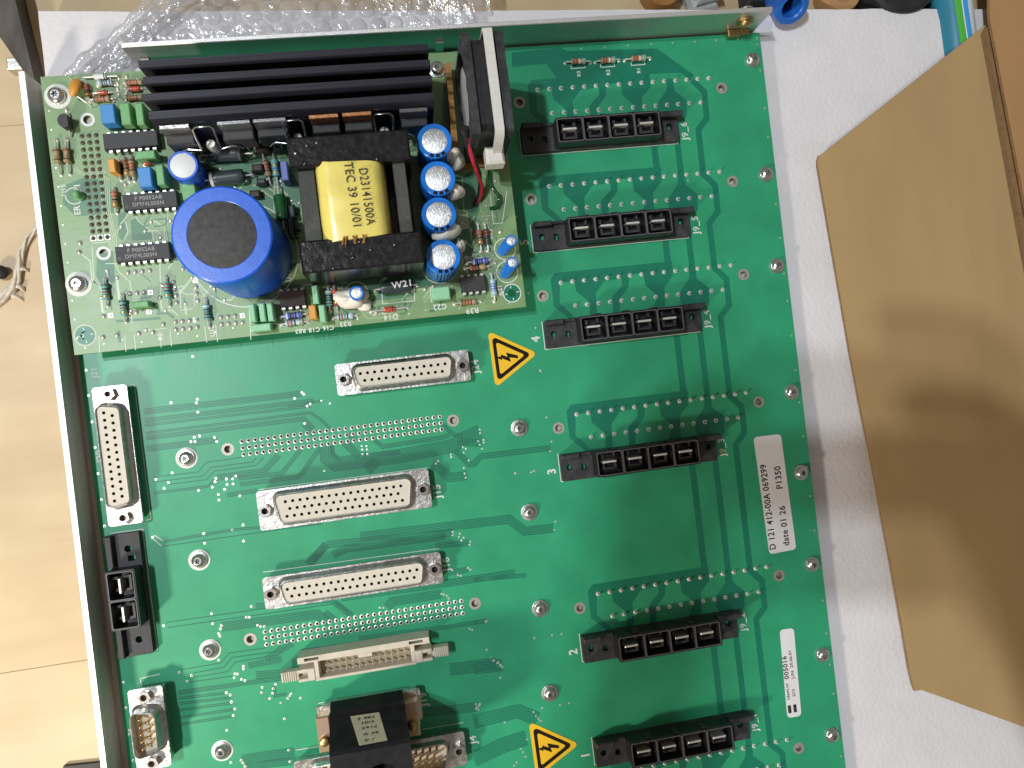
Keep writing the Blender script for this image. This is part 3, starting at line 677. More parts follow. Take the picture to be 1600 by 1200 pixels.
dsub(back, mid((423.5, 928), (678.5, 889.5), 6.5), 0, 69.3, 12.5, 63.5, 56.0, 53.0, 8.9, ((19, 1.42), (18, -1.42)), 'widest tin socket connector with two rows of holes')
dsub(back, mid((169, 615.5), (193, 809), 6.5), math.radians(90), 53.0, 12.5, 47.04, 39.6, 36.6, 8.9, R2, 'tin socket connector standing upright beside the left wall')
dsub(back, mid((227, 1088), (239, 1190), 7), math.radians(90), 30.8, 12.5, 24.99, 18.0, 15.0, 9.2, ((5, 1.42), (4, -1.42)), 'small tin pin connector beside the left wall', male=True, zf=6.5, zs=12.2)
dsub(back, mid((470, 1215), (719, 1177), 6.5), 0, 66.9, 13.5, 61.1, 53.6, 50.0, 11.0, ((17, 2.84), (16, 0), (17, -2.84)), 'tin pin connector partly hidden under the black cable hood', male=True)
c19 = P2(581, 1111, 4)
dsub(back, c19, 0, 39.2, 12.5, 33.3, 25.0, 22.0, 8.9, ((8, 1.42), (7, -1.42)), 'tin connector under the black cable hood', jack=False)
def outline(u0, v0, u1, v1, dx=0.5):
    a, b_ = P2(u0, v0), P2(u1, v1); silk.ribbon([a, b_], 0.25, 0.066)
for a in (((525, 571), (731, 547)), ((404, 765), (668, 731)), ((411, 894), (686, 857)), ((497, 1099), (649, 1074)), ((210, 600), (236, 811)), ((463, 1172), (724, 1129)), ((219, 1060), (250, 1053)), ((219, 1060), (222, 1075))): outline(*a[0], *a[1])
silk.ribbon([P2(204, 602), P2(210.5, 600)], 0.25, 0.067); silk.ribbon([P2(228, 813), P2(236, 811)], 0.25, 0.067)
for s_, u, v in (('J24', 744.5, 583), ('J15', 685, 778), ('J16', 699, 892), ('J6', 684, 1022), ('J19', 663, 1103), ('J4', 740, 1162)):
    x, y = P2(u, v); text(s_, 4.2, x, y, 0.07, 90, 'silk', back)
x, y = P2(157, 722); text('J20', 3.4, x, y, 0.07, 90, 'silk', back)
x, y = P2(207, 1147); text('J5', 3.2, x, y, 0.07, 90, 'silk', back)
x, y = P2(149, 590); text('J21', 3.0, x, y, 0.07, 90, 'silk', back)
silk_o = part('silkscreen_lines', silk, 'silk', back, kind='stuff')

# ------------------------------------------------------------------ beige latched ribbon header
pl0, pr0 = P2(464, 1029, 9), P2(670, 996, 9)
hl = pr0[0] - pl0[0]; hc = ((pl0[0] + pr0[0]) / 2, pl0[1] - 5.2)
hb = MB().prism([(-hl/2, -5.0), (hl/2, -5.0), (hl/2, 5.2), (-hl/2, 5.2)], 0.02, 2.0)
hdr = part('ribbon_header', hb, 'beige_plastic', back, (hc[0], hc[1], 0), label='beige pin header with latches at both ends')
part('back_wall', MB().prism([(-hl/2, 2.9), (hl/2, 2.9), (hl/2, 5.2), (-hl/2, 5.2)], 2.0, 9.0, holes=[[(-hl/2 + 2.5, 3.5), (-hl/2 + 8, 3.5), (-hl/2 + 8, 4.6), (-hl/2 + 2.5, 4.6)], [(hl/2 - 8, 3.5), (hl/2 - 2.5, 3.5), (hl/2 - 2.5, 4.6), (hl/2 - 8, 4.6)]]), 'beige_plastic', hdr)
part('front_wall', MB().box(-hl/2 + 6, hl/2 - 6, -5.0, -3.9, 2.0, 8.2, ch=0.2), 'beige_plastic', hdr)
part('key_tab', MB().box(-2.4, 3.0, 1.4, 2.9, 2.0, 8.8, ch=0.2), 'beige_plastic', hdr)
part('end_wall', MB().box(-hl/2 + 6, -hl/2 + 7.6, -3.9, 2.9, 2.0, 8.4, ch=0.2), 'beige_plastic', hdr); part('end_wall', MB().box(hl/2 - 7.6, hl/2 - 6, -3.9, 2.9, 2.0, 8.4, ch=0.2), 'beige_plastic', hdr)
hp = MB()
for i in range(13):
    for yy in (-2.3, 0.3): hp.lathe([(0.45, 2.0), (0.45, 7.0), (0.15, 7.6)], -15.2 + i * 2.54, yy, 4)
part('header_pins', hp, 'solder', hdr)
part('pin_bed', MB().box(-hl/2 + 7.7, hl/2 - 7.7, -3.8, 2.8, 2.0, 3.0), 'beige_dark', hdr)
for s_ in (-1, 1):
    lt = MB()
    def bx3(x0, x1, *r, **k): lt.box(min(s_*x0, s_*x1), max(s_*x0, s_*x1), *r, **k)
    bx3(hl/2 - 6, hl/2 - 3.2, -4.4, 0.4, 2.0, 8.6, ch=0.3); bx3(hl/2 - 3.2, hl/2 + 0.5, -4.4, -3.2, 2.0, 8.4, ch=0.2); bx3(hl/2 - 3.2, hl/2 + 0.5, -1.0, 0.4, 2.0, 8.4, ch=0.2)
    bx3(hl/2 - 3.0, hl/2 + 0.4, -3.2, -1.0, 2.0, 4.0)
    bx3(hl/2 + 0.5, hl/2 + 7.2, -3.9, -0.2, 3.0, 6.6, ch=0.3)
    for t in range(7): bx3(hl/2 + 1.6 + t * 0.8, hl/2 + 2.0 + t * 0.8, -4.0, -0.1, 6.5, 7.0)
    part('latch', lt, 'beige_plastic', hdr)

# ------------------------------------------------------------------ three resistors, stickers, labels
def axial(parent, a, b, body, r, base, bands, name='resistor', h=None, label=None, z=0.0, dumb=True):
    """axial part between two pads: bent wires and a banded body"""
    a, b = Vector((a[0], a[1])), Vector((b[0], b[1])); d = b - a; Ln = d.length; rz = math.atan2(d.y, d.x); c = (a + b) / 2
    h = h if h is not None else r + 0.25
    mats = [base]; prof = []
    hb_ = body / 2; e = r if not dumb else r * 1.08; e2 = r * (0.86 if dumb else 1.0)
    bd = MB(); N = 12
    xs = [(-hb_, r * 0.45), (-hb_ + 0.15 * r, e * 0.9), (-hb_ + 0.5 * r, e), (-hb_ + body * 0.22, e), (-hb_ + body * 0.28, e2)]
    xs = xs + [(-x, q) for x, q in reversed(xs)]
    def ringp(x, q): return [(x, q * math.cos(2*math.pi*k/N), h + q * math.sin(2*math.pi*k/N)) for k in range(N)]
    vs = [p for x, q in xs for p in ringp(x, q)]; fs = []
    for i in range(len(xs) - 1):
        for k in range(N): j = (k + 1) % N; fs.append((i*N + k, (i+1)*N + k, (i+1)*N + j, i*N + j))
    fs += [tuple(reversed(range(N))), tuple((len(xs)-1)*N + k for k in range(N))]
    fs = [tuple(reversed(f)) for f in fs]
    bd.add(vs, fs)
    for t, mname in bands:
        if mname not in mats: mats.append(mname)
        x = -hb_ + body * t; q = (e if (t < 0.24 or t > 0.76) else e2) * 1.015; wv = body * 0.042
        bd.add(ringp(x - wv, q) + ringp(x + wv, q), [(k, (k+1) % N, N + (k+1) % N, N + k) for k in range(N)], mats.index(mname))
    o = part(name, bd, mats, parent, (c.x, c.y, z), rz, smooth=45, label=label)
    ld = MB(); wr = min(0.36, r * 0.4)
    for s_ in (-1, 1):
        ld.tube([(s_*Ln/2, 0, 0), (s_*Ln/2, 0, h * 0.7), (s_*(Ln/2 - 0.35), 0, h), (s_*hb_*0.98, 0, h)], wr, 6)
        ld.lathe([(0.85, 0.0), (0.75, 0.1), (0.45, 0.45)], s_*Ln/2, 0, 9)
    part('wire_leads', ld, 'solder', o, smooth=40)
    return o
BRN = [(0.12, 'band_brown'), (0.33, 'band_red'), (0.5, 'band_red'), (0.67, 'band_brown')]
for (u0, v0), (u1, v1), rn in (((883, 99), (922, 98), 'R3'), ((930, 98), (967, 95), 'R2'), ((976, 95), (1016, 92), 'R1')):
    axial(back, P2(u0, v0), P2(u1, v1), 6.2, 1.25, 'res_tan', [(0.14, 'band_brown'), (0.36, 'band_red'), (0.55, 'band_white'), (0.84, 'res_cyan'), (0.92, 'res_cyan')])
    cx_, cy_ = P2((u0 + u1) / 2 + 1, (v0 + v1) / 2 + 8); sb = MB()
    sb.ribbon([(cx_ - 3.0, cy_ + 1.2), (cx_ - 3.0, cy_), (cx_ + 3.0, cy_), (cx_ + 3.0, cy_ + 1.2)], 0.3, 0.06); part('silkscreen_lines', sb, 'silk', back, kind='stuff')
    text(rn, 2.1, cx_, cy_ - 3.6, 0.07, 90, 'silk', back)
def warn(tri, label):
    pts = [P2(*t) for t in tri]
    c = (sum(p[0] for p in pts) / 3, sum(p[1] for p in pts) / 3)
    st = part('warning_sticker', MB().prism(rpoly(pts, 1.3), 0.06, 0.18), 'sticker_yellow', back, label=label)
    def sc(k): return [(c[0] + (p[0] - c[0]) * k, c[1] + (p[1] - c[1]) * k) for p in pts]
    part('triangle_border', MB().sheet(rpoly(sc(0.80), 1.2), 0.20, holes=[rpoly(sc(0.58), 0.6)]), 'sticker_black', st)
    bolt = [(6.2, 1.1), (1.5, 2.9), (1.8, 1.0), (-1.6, 2.0), (-1.4, 0.9), (-3.0, 1.0), (-1.1, -0.2), (-1.1, 0.6), (1.9, -0.6), (1.8, 1.0)]
    bolt = [(3.9, 0.2), (0.0, 1.55), (0.35, 0.1), (-1.9, 1.2), (-1.75, 0.55), (-3.6, 0.35), (-1.55, -0.75), (-1.6, -0.15), (1.35, -1.6), (1.0, -0.1), (3.9, -0.75)]
    part('bolt_mark', MB().sheet([(c[0] - 0.2 + x * 1.22, c[1] + y * 1.3) for x, y in bolt], 0.20), 'sticker_black', st)
warn(((762, 517), (840, 552), (774, 606)), 'yellow high voltage triangle near the middle of the board')
warn(((826, 1127), (905, 1162), (838, 1216)), 'yellow high voltage triangle at the bottom edge')
def label_strip(q, label):
    pts = [P2(*t) for t in q]
    return part('paper_label', MB().prism(rpoly(pts, 1.6), 0.06, 0.16), 'label_white', back, label=label), pts
lb1, q1 = label_strip(((1177, 683), (1220, 678), (1244, 858), (1202, 866)), 'large white printed label')
lx, ly = P2(1208, 859, 0); text('D 121 412-00A 069299', 4.0, lx, ly, 0.18, 90, 'ink', lb1, 'printed_text', sx=0.90)
lx, ly = P2(1229, 853, 0); text('date 01 26      P1350', 4.0, lx, ly, 0.18, 90, 'ink', lb1, 'printed_text', sx=0.94)
lb2, q2 = label_strip(((1218, 984), (1240, 981), (1252, 1118), (1230, 1122)), 'narrow white printed label with two black squares')
lx, ly = P2(1232, 1093, 0); text('Ident.nr', 1.9, lx, ly, 0.18, 90, 'ink', lb2, 'printed_text', sx=1.1)
lx, ly = P2(1229.5, 1061, 0); text('005016', 3.0, lx, ly, 0.18, 90, 'ink', lb2, 'printed_text', sx=1.05)
lx, ly = P2(1241, 1088, 0); text('ECV', 1.8, lx, ly, 0.18, 90, 'ink', lb2, 'printed_text')
lx, ly = P2(1239, 1060, 0); text('J.IN  20.06.01', 1.8, lx, ly, 0.18, 90, 'ink', lb2, 'printed_text', sx=1.15)
for u, v in ((1233.5, 1108), (1242, 1106.5)):
    lx, ly = P2(u, v); part('black_square', MB().box(lx - 0.75, lx + 0.75, ly - 1.7, ly + 1.7, 0.165, 0.18), 'ink', lb2)

# ------------------------------------------------------------------ black cable hood plugged in at the bottom
hx, hy = P2(574, 1094, 4)
hood = thing('cable_hood', 'black plastic cable hood plugged into a connector at the bottom edge', 'plug', (hx, hy - 6, 5.0))
HW, HH = 28.0, 35.0
hbm = MB()
prof = [(8.2, 0), (8.2, 10), (7.0, 11.5), (4.2, HH - 1.2), (3.2, HH), (-19.0, HH), (-20.5, HH - 1.5), (-20.5, 8), (-8, 0)]
n = len(prof)
hole = circ(3.0, -9.0, 6.6, 20)
# sides from the profile (y, z) swept along x, top face with a cable opening
for sx_ in (-HW/2, HW/2): pass
vs = [(-HW/2, y, z) for y, z in prof] + [(HW/2, y, z) for y, z in prof]
fs = [tuple(range(n)), tuple(reversed(range(n, 2*n)))]
for i in range(n):
    j = (i + 1) % n
    if prof[i] == (3.2, HH): continue
    fs.append((i, n + i, n + j, j))
hbm.add(vs, fs)
hbm.sheet([(-HW/2, 3.2), (HW/2, 3.2), (HW/2, -19), (-HW/2, -19)], HH, holes=[hole])
nh = len(hole); hbm.add([(x, y, HH) for x, y in hole] + [(x * 0.9, y, HH - 14) for x, y in hole], [(i, nh + i, nh + (i+1) % nh, (i+1) % nh) for i in range(nh)] + [tuple(nh + i for i in range(nh))])
SHR = Matrix.Identity(4); SHR[0][2] = 0.085
hbm.xf(SHR); part('shell', hbm, 'hood_black', hood)
for s_, yy in ((-1, -6.5), (1, -6.5)):
    bk = MB(); xs_ = sorted((s_ * (HW/2 + 0.2), s_ * (HW/2 + 5.4)))
    bk.box(xs_[0], xs_[1], -8.5, 5.4, 1.2, 6.0, ch=0.5)
    part('bracket', bk, 'chromate', hood)
    sw = MB().lathe([(2.0, 6.0), (2.0, 6.8), (1.6, 7.8), (0.8, 8.2)], (xs_[0] + xs_[1]) / 2, -3.8, 18)
    part('clamp_screw', sw, 'brass', hood, smooth=40)
part('flange', MB().box(-HW/2 - 5.6, HW/2 + 5.6, -6.2, 7.6, 0.06, 1.1, ch=0.2), 'tin', hood)
# handwritten-looking printed tape stuck to the sloping back
bw = MB(); yb = lambda z: 7.0 - (z - 11.5) * 2.8 / (HH - 12.7) + 0.10
bw.add([(-6.5, yb(14), 13.2), (4.2, yb(14), 14.0), (6.2, yb(33), 33.0), (-3.6, yb(33), 33.2), (-3.6, yb(33) - 0.06, 33.2)], [(1, 0, 3, 2)])
bw.xf(SHR); tp = part('tape_label', bw, 'tape_cream', hood)
for z_, s_, xo in ((30.5, '0 7', -1.6), (26.8, 'R 36', -1.9), (22.8, '2412', -2.6), (19.4, '10/5', -2.8), (16.4, 'S 482', -3.9)):
    text(s_, 3.0, xo + 0.085 * z_, yb(z_) + 0.1, z_, 0, 'ink', tp, 'printed_text', sx=0.9, tilt=(math.radians(-90), 0, 0))

# ------------------------------------------------------------------ the smaller power-supply board on top
ZP = 13.0
psu = thing('power_supply_board', 'pale green power supply board crowded with parts, mounted at the upper left', 'circuit board', (0, 0, ZP))
def A(u, v, h=0.0): return P2(u, v, ZP + h)
px0, px1, py0, py1 = A(90, 340)[0], A(822, 478)[0], A(115, 555)[1], A(65, 120)[1]
ph = [A(137, 187), A(102, 397), A(133, 524), A(800, 458)]
ph[1] = A(102 + 0.0, 397); ph[1] = A(60 + 408/4, 280 + 463/4)
pb_ = MB().prism([(px0, py0), (px1, py0), (px1, py1), (px0, py1)], -1.6, 0, holes=[circ(x, y, 1.6, 14) for x, y in ph])
for i, f in enumerate(pb_.f):
    zs = [pb_.v[k][2] for k in f]
    if max(zs) - min(zs) > 0.1: pb_.m[i] = 1
part('substrate', pb_, ['psu_mask', 'board_edge'], psu)
# standoffs and the mating connector underneath
for u, v in ((87, 148), (120, 443), (683, 105), (800, 458)):
    x, y = A(u, v)
    if (u, v) != (800, 458): part('standoff', MB().prism(circ(x, y, 2.6, 6), -12.94, -1.62), 'zinc', psu)
x, y = A(150, 290); part('mating_connector', MB().box(x - 4.2, x + 4.2, y - 45, min(y + 45, py1 - 5), -12.94, -1.62, ch=0.3), 'beige_plastic', psu)
# darker patches (no copper, the middle one painted-in shade), paler tracks, legends
pg = MB(); pt = MB(); ps = MB(); pp = MB(); pd = MB(); pq = MB()
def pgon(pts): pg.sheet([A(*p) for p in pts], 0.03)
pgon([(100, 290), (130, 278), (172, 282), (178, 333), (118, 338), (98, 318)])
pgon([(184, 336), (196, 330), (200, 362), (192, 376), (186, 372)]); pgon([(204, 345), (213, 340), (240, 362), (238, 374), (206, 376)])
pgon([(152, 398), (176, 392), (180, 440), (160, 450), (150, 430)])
pgon([(300, 240), (470, 215), (470, 330), (430, 380), (400, 300), (320, 290)])  # dark colour painted in for the shade between big capacitor and transformer
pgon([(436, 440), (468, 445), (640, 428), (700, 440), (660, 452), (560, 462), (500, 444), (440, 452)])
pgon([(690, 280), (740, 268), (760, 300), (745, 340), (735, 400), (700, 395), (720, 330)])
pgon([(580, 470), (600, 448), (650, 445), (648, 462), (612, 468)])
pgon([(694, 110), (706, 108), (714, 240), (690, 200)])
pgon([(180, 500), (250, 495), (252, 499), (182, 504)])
def ptr(*pts, w=0.45): pt.ribbon([A(*p) for p in pts], w, 0.035)
for k in range(5): ptr((157 + k*3.2, 272), (160 + k*3.0, 330), (170 + k*3.0, 372), (172 + k * 2.6, 392), w=0.32)
for k in range(3): ptr((114, 258 + k*4), (126 + k * 2, 268 + k * 3), (158, 264 + k * 3.5), (165 + k * 3, 270 + k*3), w=0.32)
ptr((124, 394), (141, 408), (144, 437), (158, 450), w=0.5); ptr((144, 384), (147, 440), (160, 455), w=0.4); ptr((180, 412), (186, 425), (203, 440), (206, 458), w=0.4)
ptr((196, 345), (200, 362), (193, 378), w=0.5); ptr((212, 338), (216, 345), (238, 362), (240, 376), w=0.5); ptr((256, 335), (258, 378), w=0.4); ptr((262, 332), (262, 376), w=0.4)
ptr((250, 412), (252, 480), (275, 500), w=0.5); ptr((280, 400), (262, 420), w=0.5); ptr((280, 455), (292, 460), (305, 459), w=0.5); ptr((310, 445), (318, 460), (322, 470), w=0.5)
ptr((388, 300), (410, 298), (420, 305), (430, 312), w=0.6); ptr((395, 290), (412, 288), (428, 300), w=0.6); ptr((430, 235), (428, 330), w=0.5); ptr((412, 240), (418, 280), w=0.5)
ptr((725, 330), (722, 275), (740, 262), w=0.4); ptr((570, 478), (580, 492), (620, 490), w=0.5); ptr((560, 482), (575, 498), (625, 493), w=0.5)
rc = random.Random(21)
for (u0, v0, u1, v1, n_) in ((128, 118, 232, 160, 26), (300, 232, 470, 300, 40), (700, 268, 800, 430, 40), (380, 440, 560, 505, 34), (560, 445, 720, 490, 22), (186, 330, 280, 380, 14), (150, 415, 380, 520, 30), (430, 300, 470, 440, 16)):
    for k in range(n_):
        u, v = rc.uniform(u0, u1), rc.uniform(v0, v1); a_ = rc.choice((0, 45, 90, 90, 135, 0)); ln = rc.uniform(5, 22); a2 = a_ + rc.choice((-45, 45, 0)); l2 = rc.uniform(0, 14)
        c1, s1 = math.cos(math.radians(a_ - 6)), math.sin(math.radians(a_ - 6)); c2, s2 = math.cos(math.radians(a2 - 6)), math.sin(math.radians(a2 - 6))
        q = [A(u, v), A(u + ln * c1, v + ln * s1), A(u + ln * c1 + (l2 + 3) * c2, v + ln * s1 + (l2 + 3) * s2)]
        if any(not (px0 + 2 < e[0] < px1 - 2 and py0 + 2 < e[1] < py1 - 2) for e in q): continue
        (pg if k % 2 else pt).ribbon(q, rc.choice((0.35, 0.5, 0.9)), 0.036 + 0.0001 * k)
        if k % 2 == 0: pp.lathe([(0.8, 0), (0.68, 0.15), (0.35, 0.45)], q[0][0], q[0][1], 8)
part('copper_gaps', pg, 'psu_gap_shade', psu, kind='stuff'); part('tracks', pt, 'psu_trace', psu, kind='stuff')  # the gaps mesh also carries the painted shade patch
def prg(u, v, r, wd=0.35): x, y = A(u, v); ps.ring(x, y, 0.05, r + wd/2, r - wd/2, 40)
def psl(*pts, w=0.28): ps.ribbon([A(*p) for p in pts], w, 0.045)
prg(382, 398, 19.8, 0.4); prg(687, 415, 7.0); prg(789, 389, 4.2); prg(792.5, 425, 4.2); prg(800, 458, 3.5, 0.4); prg(557, 458, 4.3); prg(116, 306, 3.0); prg(133, 524, 3.8, 0.3)
psl((471, 446), (647, 428), w=0.35); psl((389, 475), (392, 531)); psl((155, 525), (156, 551)); psl((195, 524), (197, 549)); psl((210, 522), (212, 547)); psl((250, 518), (252, 543)); psl((266, 515), (268, 541)); psl((320, 510), (323, 535)); psl((337, 508), (340, 534))
psl((596, 452), (598, 475), (648, 470), (647, 448)); psl((597, 481), (598, 490), (621, 487), (620, 478), (597, 481)); psl((672, 448), (674, 472), (701, 468)); psl((767, 437), (774, 436), (775, 462), (768, 463), (767, 437)); psl((766, 305), (771, 350), (785, 348), (792, 298)); psl((282, 485), (302, 482)); psl((281, 452), (283, 482)); psl((303, 448), (304, 480))
psl((184, 412), (165, 412)); psl((726, 405), (758, 402)); psl((145, 380), (170, 378)); psl((762, 432), (763, 452))
part('silkscreen_lines', ps, 'silk', psu, kind='stuff')
for s_, u, v, sz, rot in (('C22', 698, 478, 3.0, 180), ('R39', 748, 484, 3.0, 180), ('D14', 622, 494, 3.0, 180), ('R33', 549, 505, 2.6, 180), ('C16', 522, 511, 2.4, 180), ('C18', 500, 514, 2.4, 180), ('R83', 478, 516, 2.4, 180), ('ER', 122, 336, 3.0, 90), ('61', 122, 300, 3.0, 90), ('U15', 101, 306, 2.4, 90), ('R41', 783, 462, 2.6, 90), ('U12', 452, 440, 2.6, 90), ('R45', 768, 374, 2.4, 90), ('U4', 207, 322, 2.0, 90), ('2', 127, 525, 2.0, 0), ('R2', 252, 532, 2.4, 90), ('U18', 333, 526, 2.4, 90)):
    x, y = A(u, v); text(s_, sz, x, y, 0.05, rot, 'silk', psu)
# solder points
def dome(u, v, r=0.95): x, y = A(u, v); pp.lathe([(r, 0), (r * 0.85, 0.2), (r * 0.55, 0.5), (r * 0.2, 0.65)], x, y, 10)
def sq(u, v, r=0.9): x, y = A(u, v); pp.box(x - r, x + r, y - r, y + r, 0, 0.12).lathe([(r * 0.6, 0.1), (r * 0.3, 0.5)], x, y, 8)
for (u, v) in ((200,426),(211,425),(222,424),(234,423),(271,441),(273,452),(275,462),(276,473),(306,449),(307,459),(309,470),(203,459),(214,458),(225,457),(250,465),(162,494),(255,507),(274,503),(285,502),(296,501),(307,500),(275,515),(286,514),(297,513),(308,511),(345,496),(356,495),(367,494),(346,507),(357,506),(368,505),(379,504),(161,527),(183,524),(217,521),(239,519),(204,489),(213,488),(104,172),(186,121),(198,120),(184,130),(195,130),(184,139),(196,139),(186,148),(197,147),(125,380),(124,394),(196,288),(253,281),(286,420),(711,475),(767,407),(765,417),(784,452),(782,362),(774,283),(740,378),(751,393),(762,392),(588,488),(664,452)): dome(u, v, 1.0)
for (u, v) in ((305,438),(306,500),(379,493),(235,457),(173,493),(233,487)): sq(u, v)
a0, a1, a2 = Vector(A(128, 213)), Vector(A(146, 372.5)), Vector(A(150, 211.5))
for j in range(16):
    for i in range(3):
        p = a0 + (a1 - a0) * j / 15 + (a2 - a0) * i / 2
        if j == 15: pp.box(p.x - 1, p.x + 1, p.y - 1, p.y + 1, 0, 0.1)
        pq.lathe([(0.95, 0), (0.85, 0.15), (0.5, 0.6), (0.28, 1.0), (0.22, 1.1)], p.x, p.y, 9); pd.disc(p.x, p.y, 1.11, 0.22, 6)
for k in range(26):
    u = 60 + k * 29.0; v = 0
    x = px0 + 4 + k * 6.6; y = py0 + 2.2 + (k % 3) * 0.8
    if x < px1 - 2: pp.lathe([(0.42, 0), (0.3, 0.1)], x, y, 7)
for k in range(14): pp.lathe([(0.42, 0), (0.3, 0.1)], px0 + 1.6, py0 + 6 + k * 7.0, 7)
part('solder_points', pp, 'solder_dull', psu, kind='stuff', smooth=40); part('connector_pads', pq, 'pin_dark', psu, kind='stuff', smooth=40); part('pin_tips', pd, 'hole_dark', psu, kind='stuff')
# plated rims of the holes and their screws
hr = MB()
for (x, y), ro, mname in zip(ph, (2.55, 2.55, 0, 0), ('silk',) * 4):
    if ro: hr.ring(x, y, 0.06, ro, 1.6, 24)
part('mounting_hole_rims', hr, 'band_white', psu, kind='stuff')
gr = MB()
for i in (2, 3):
    x, y = ph[i]; gr.ring(x, y, 0.04, 3.3, 1.6, 28)
    for a in range(4):
        t = a * math.pi / 2 + 0.1; gr.ribbon([(x + 1.9 * math.cos(t), y + 1.9 * math.sin(t)), (x + 2.9 * math.cos(t), y + 2.9 * math.sin(t))], 0.35, 0.06, 1)
part('thermal_pads', gr, ['mask_gap', 'silk'], psu, kind='stuff')
M_scr_p = screw_mesh(ring=4.6, head=3.0, washer=3.05).mesh('board_screw', ['silk', 'zinc', 'recess'], 35)
for u, v in ((87, 148), (120, 443)): link('board_screw', M_scr_p, psu, (*A(u, v, 1.5), 0), random.uniform(0, 6))
link('board_screw', M_scr, psu, (*A(683, 106, 1.5), 0), 1.0)

# ------------------------------------------------------------------ heatsink: serrated fins standing along the upper edge
HT = 30.0
def fin(xl, xr, y, t, z0, z1, m=MB):
    prof = [(y + t / 2, z0), (y + t / 2, z1)]; k = int((z1 - z0) / 1.3)
    prof = [(y - t/2, z0)]
    for i in range(k): prof += [(y - t/2, z0 + 0.3 + (z1 - z0 - 0.6) * (i + 0.05) / k), (y - t/2 - 0.35, z0 + 0.3 + (z1 - z0 - 0.6) * (i + 0.5) / k)]
    prof += [(y - t/2, z1 - 0.25), (y - t/2 + 0.25, z1), (y + t/2, z1), (y + t/2, z0)]
    b = MB(); q = len(prof); vs = [(xl, a, z) for a, z in prof] + [(xr, a, z) for a, z in prof]
    return b.add(vs, [tuple(range(q)), tuple(reversed(range(q, 2*q)))] + [(i, q + i, q + (i+1) % q, (i+1) % q) for i in range(q)])
hxl, hxr = A(216, 98, HT)[0], A(669, 72, HT)[0]
ftop = A(450, 86, HT)[1]; fbot = A(450, 163, HT)[1]
hs = part('heatsink', MB().box(hxl + 1.0, hxr, fbot - 1.2, ftop + 0.8, 1.0, HT - 8.0, ch=0.2), 'anodised', psu, label='black finned heatsink')
nf = 4
for i in range(nf):
    y = ftop + (fbot - ftop) * i / (nf - 1)
    part('fin', fin(hxl + (0.8 if i % 2 else 0), hxr, y, 2.3 if i < nf - 1 else 2.6, 3.0, HT if i < nf - 1 else HT - 1.5), 'anodised', hs)
yw = fbot - 1.7                                # front face carrying the transistors
def transistor(ul, ur, vtop, tabm, zt=24.0, lean=0.0, bodyh=9.5, tabh=6.0):
    xl, xr = A(ul, vtop, zt)[0], A(ur, vtop, zt)[0]
    o = part('power_transistor', MB().box(xl + 0.2, xr - 0.2, yw - 4.7, yw - 0.2, zt - tabh - bodyh, zt - tabh, ch=0.4), 'ic_body', psu)
    part('metal_tab', MB().box(xl, xr, yw - 1.5, yw - 0.15, zt - tabh - 1, zt, ch=0.15), tabm, o)
    lg = MB()
    for k in (-1, 0, 1):
        xc = (xl + xr) / 2 + k * 2.54; lg.tube([(xc, yw - 2.6, zt - tabh - bodyh + 0.3), (xc, yw - 2.6, 4), (xc, yw - 3.2, 0.0)], 0.4, 5)
    part('legs', lg, 'solder', o)
for ul, ur, vt, tm in ((248, 295, 195, 'tin'), (338, 390, 188, 'zinc'), (394, 446, 184, 'zinc'), (482, 528, 178.5, 'copper_tab'), (534, 580, 175.5, 'copper_tab'), (624, 668, 171.5, 'grey_plastic')):
    transistor(ul, ur, vt, tm)
for uc, vc in ((325, 213), (462, 203), (600, 197)):
    x = A(uc, vc, 16)[0]; zc = 17.5; yy = yw - 5.3
    b = MB().tube([(x - 10.5, yy + 0.2, zc - 7.5), (x - 9.5, yy, zc - 5.0), (x - 7.6, yy, zc - 3.8), (x - 3.2, yy - 0.6, zc - 4.6), (x - 3.4, yy + 1.2, zc + 1.0), (x - 3.4, yy + 3.6, zc + 4.6), (x - 2.4, yy + 4.1, zc + 5.6), (x + 2.4, yy + 4.1, zc + 5.6), (x + 3.4, yy + 3.6, zc + 4.6), (x + 3.4, yy + 1.2, zc + 1.0), (x + 3.2, yy - 0.6, zc - 4.6), (x + 7.6, yy, zc - 3.8), (x + 9.5, yy, zc - 5.0), (x + 10.5, yy + 0.2, zc - 7.5)], 0.42, 6)
    part('spring_clip', b, 'zinc', psu, smooth=60)
    part('clip_post', MB().lathe([(2.0, 0), (2.0, 12), (1.4, 13)], x, yy + 1.6, 12), 'solder_dull', psu, smooth=40)

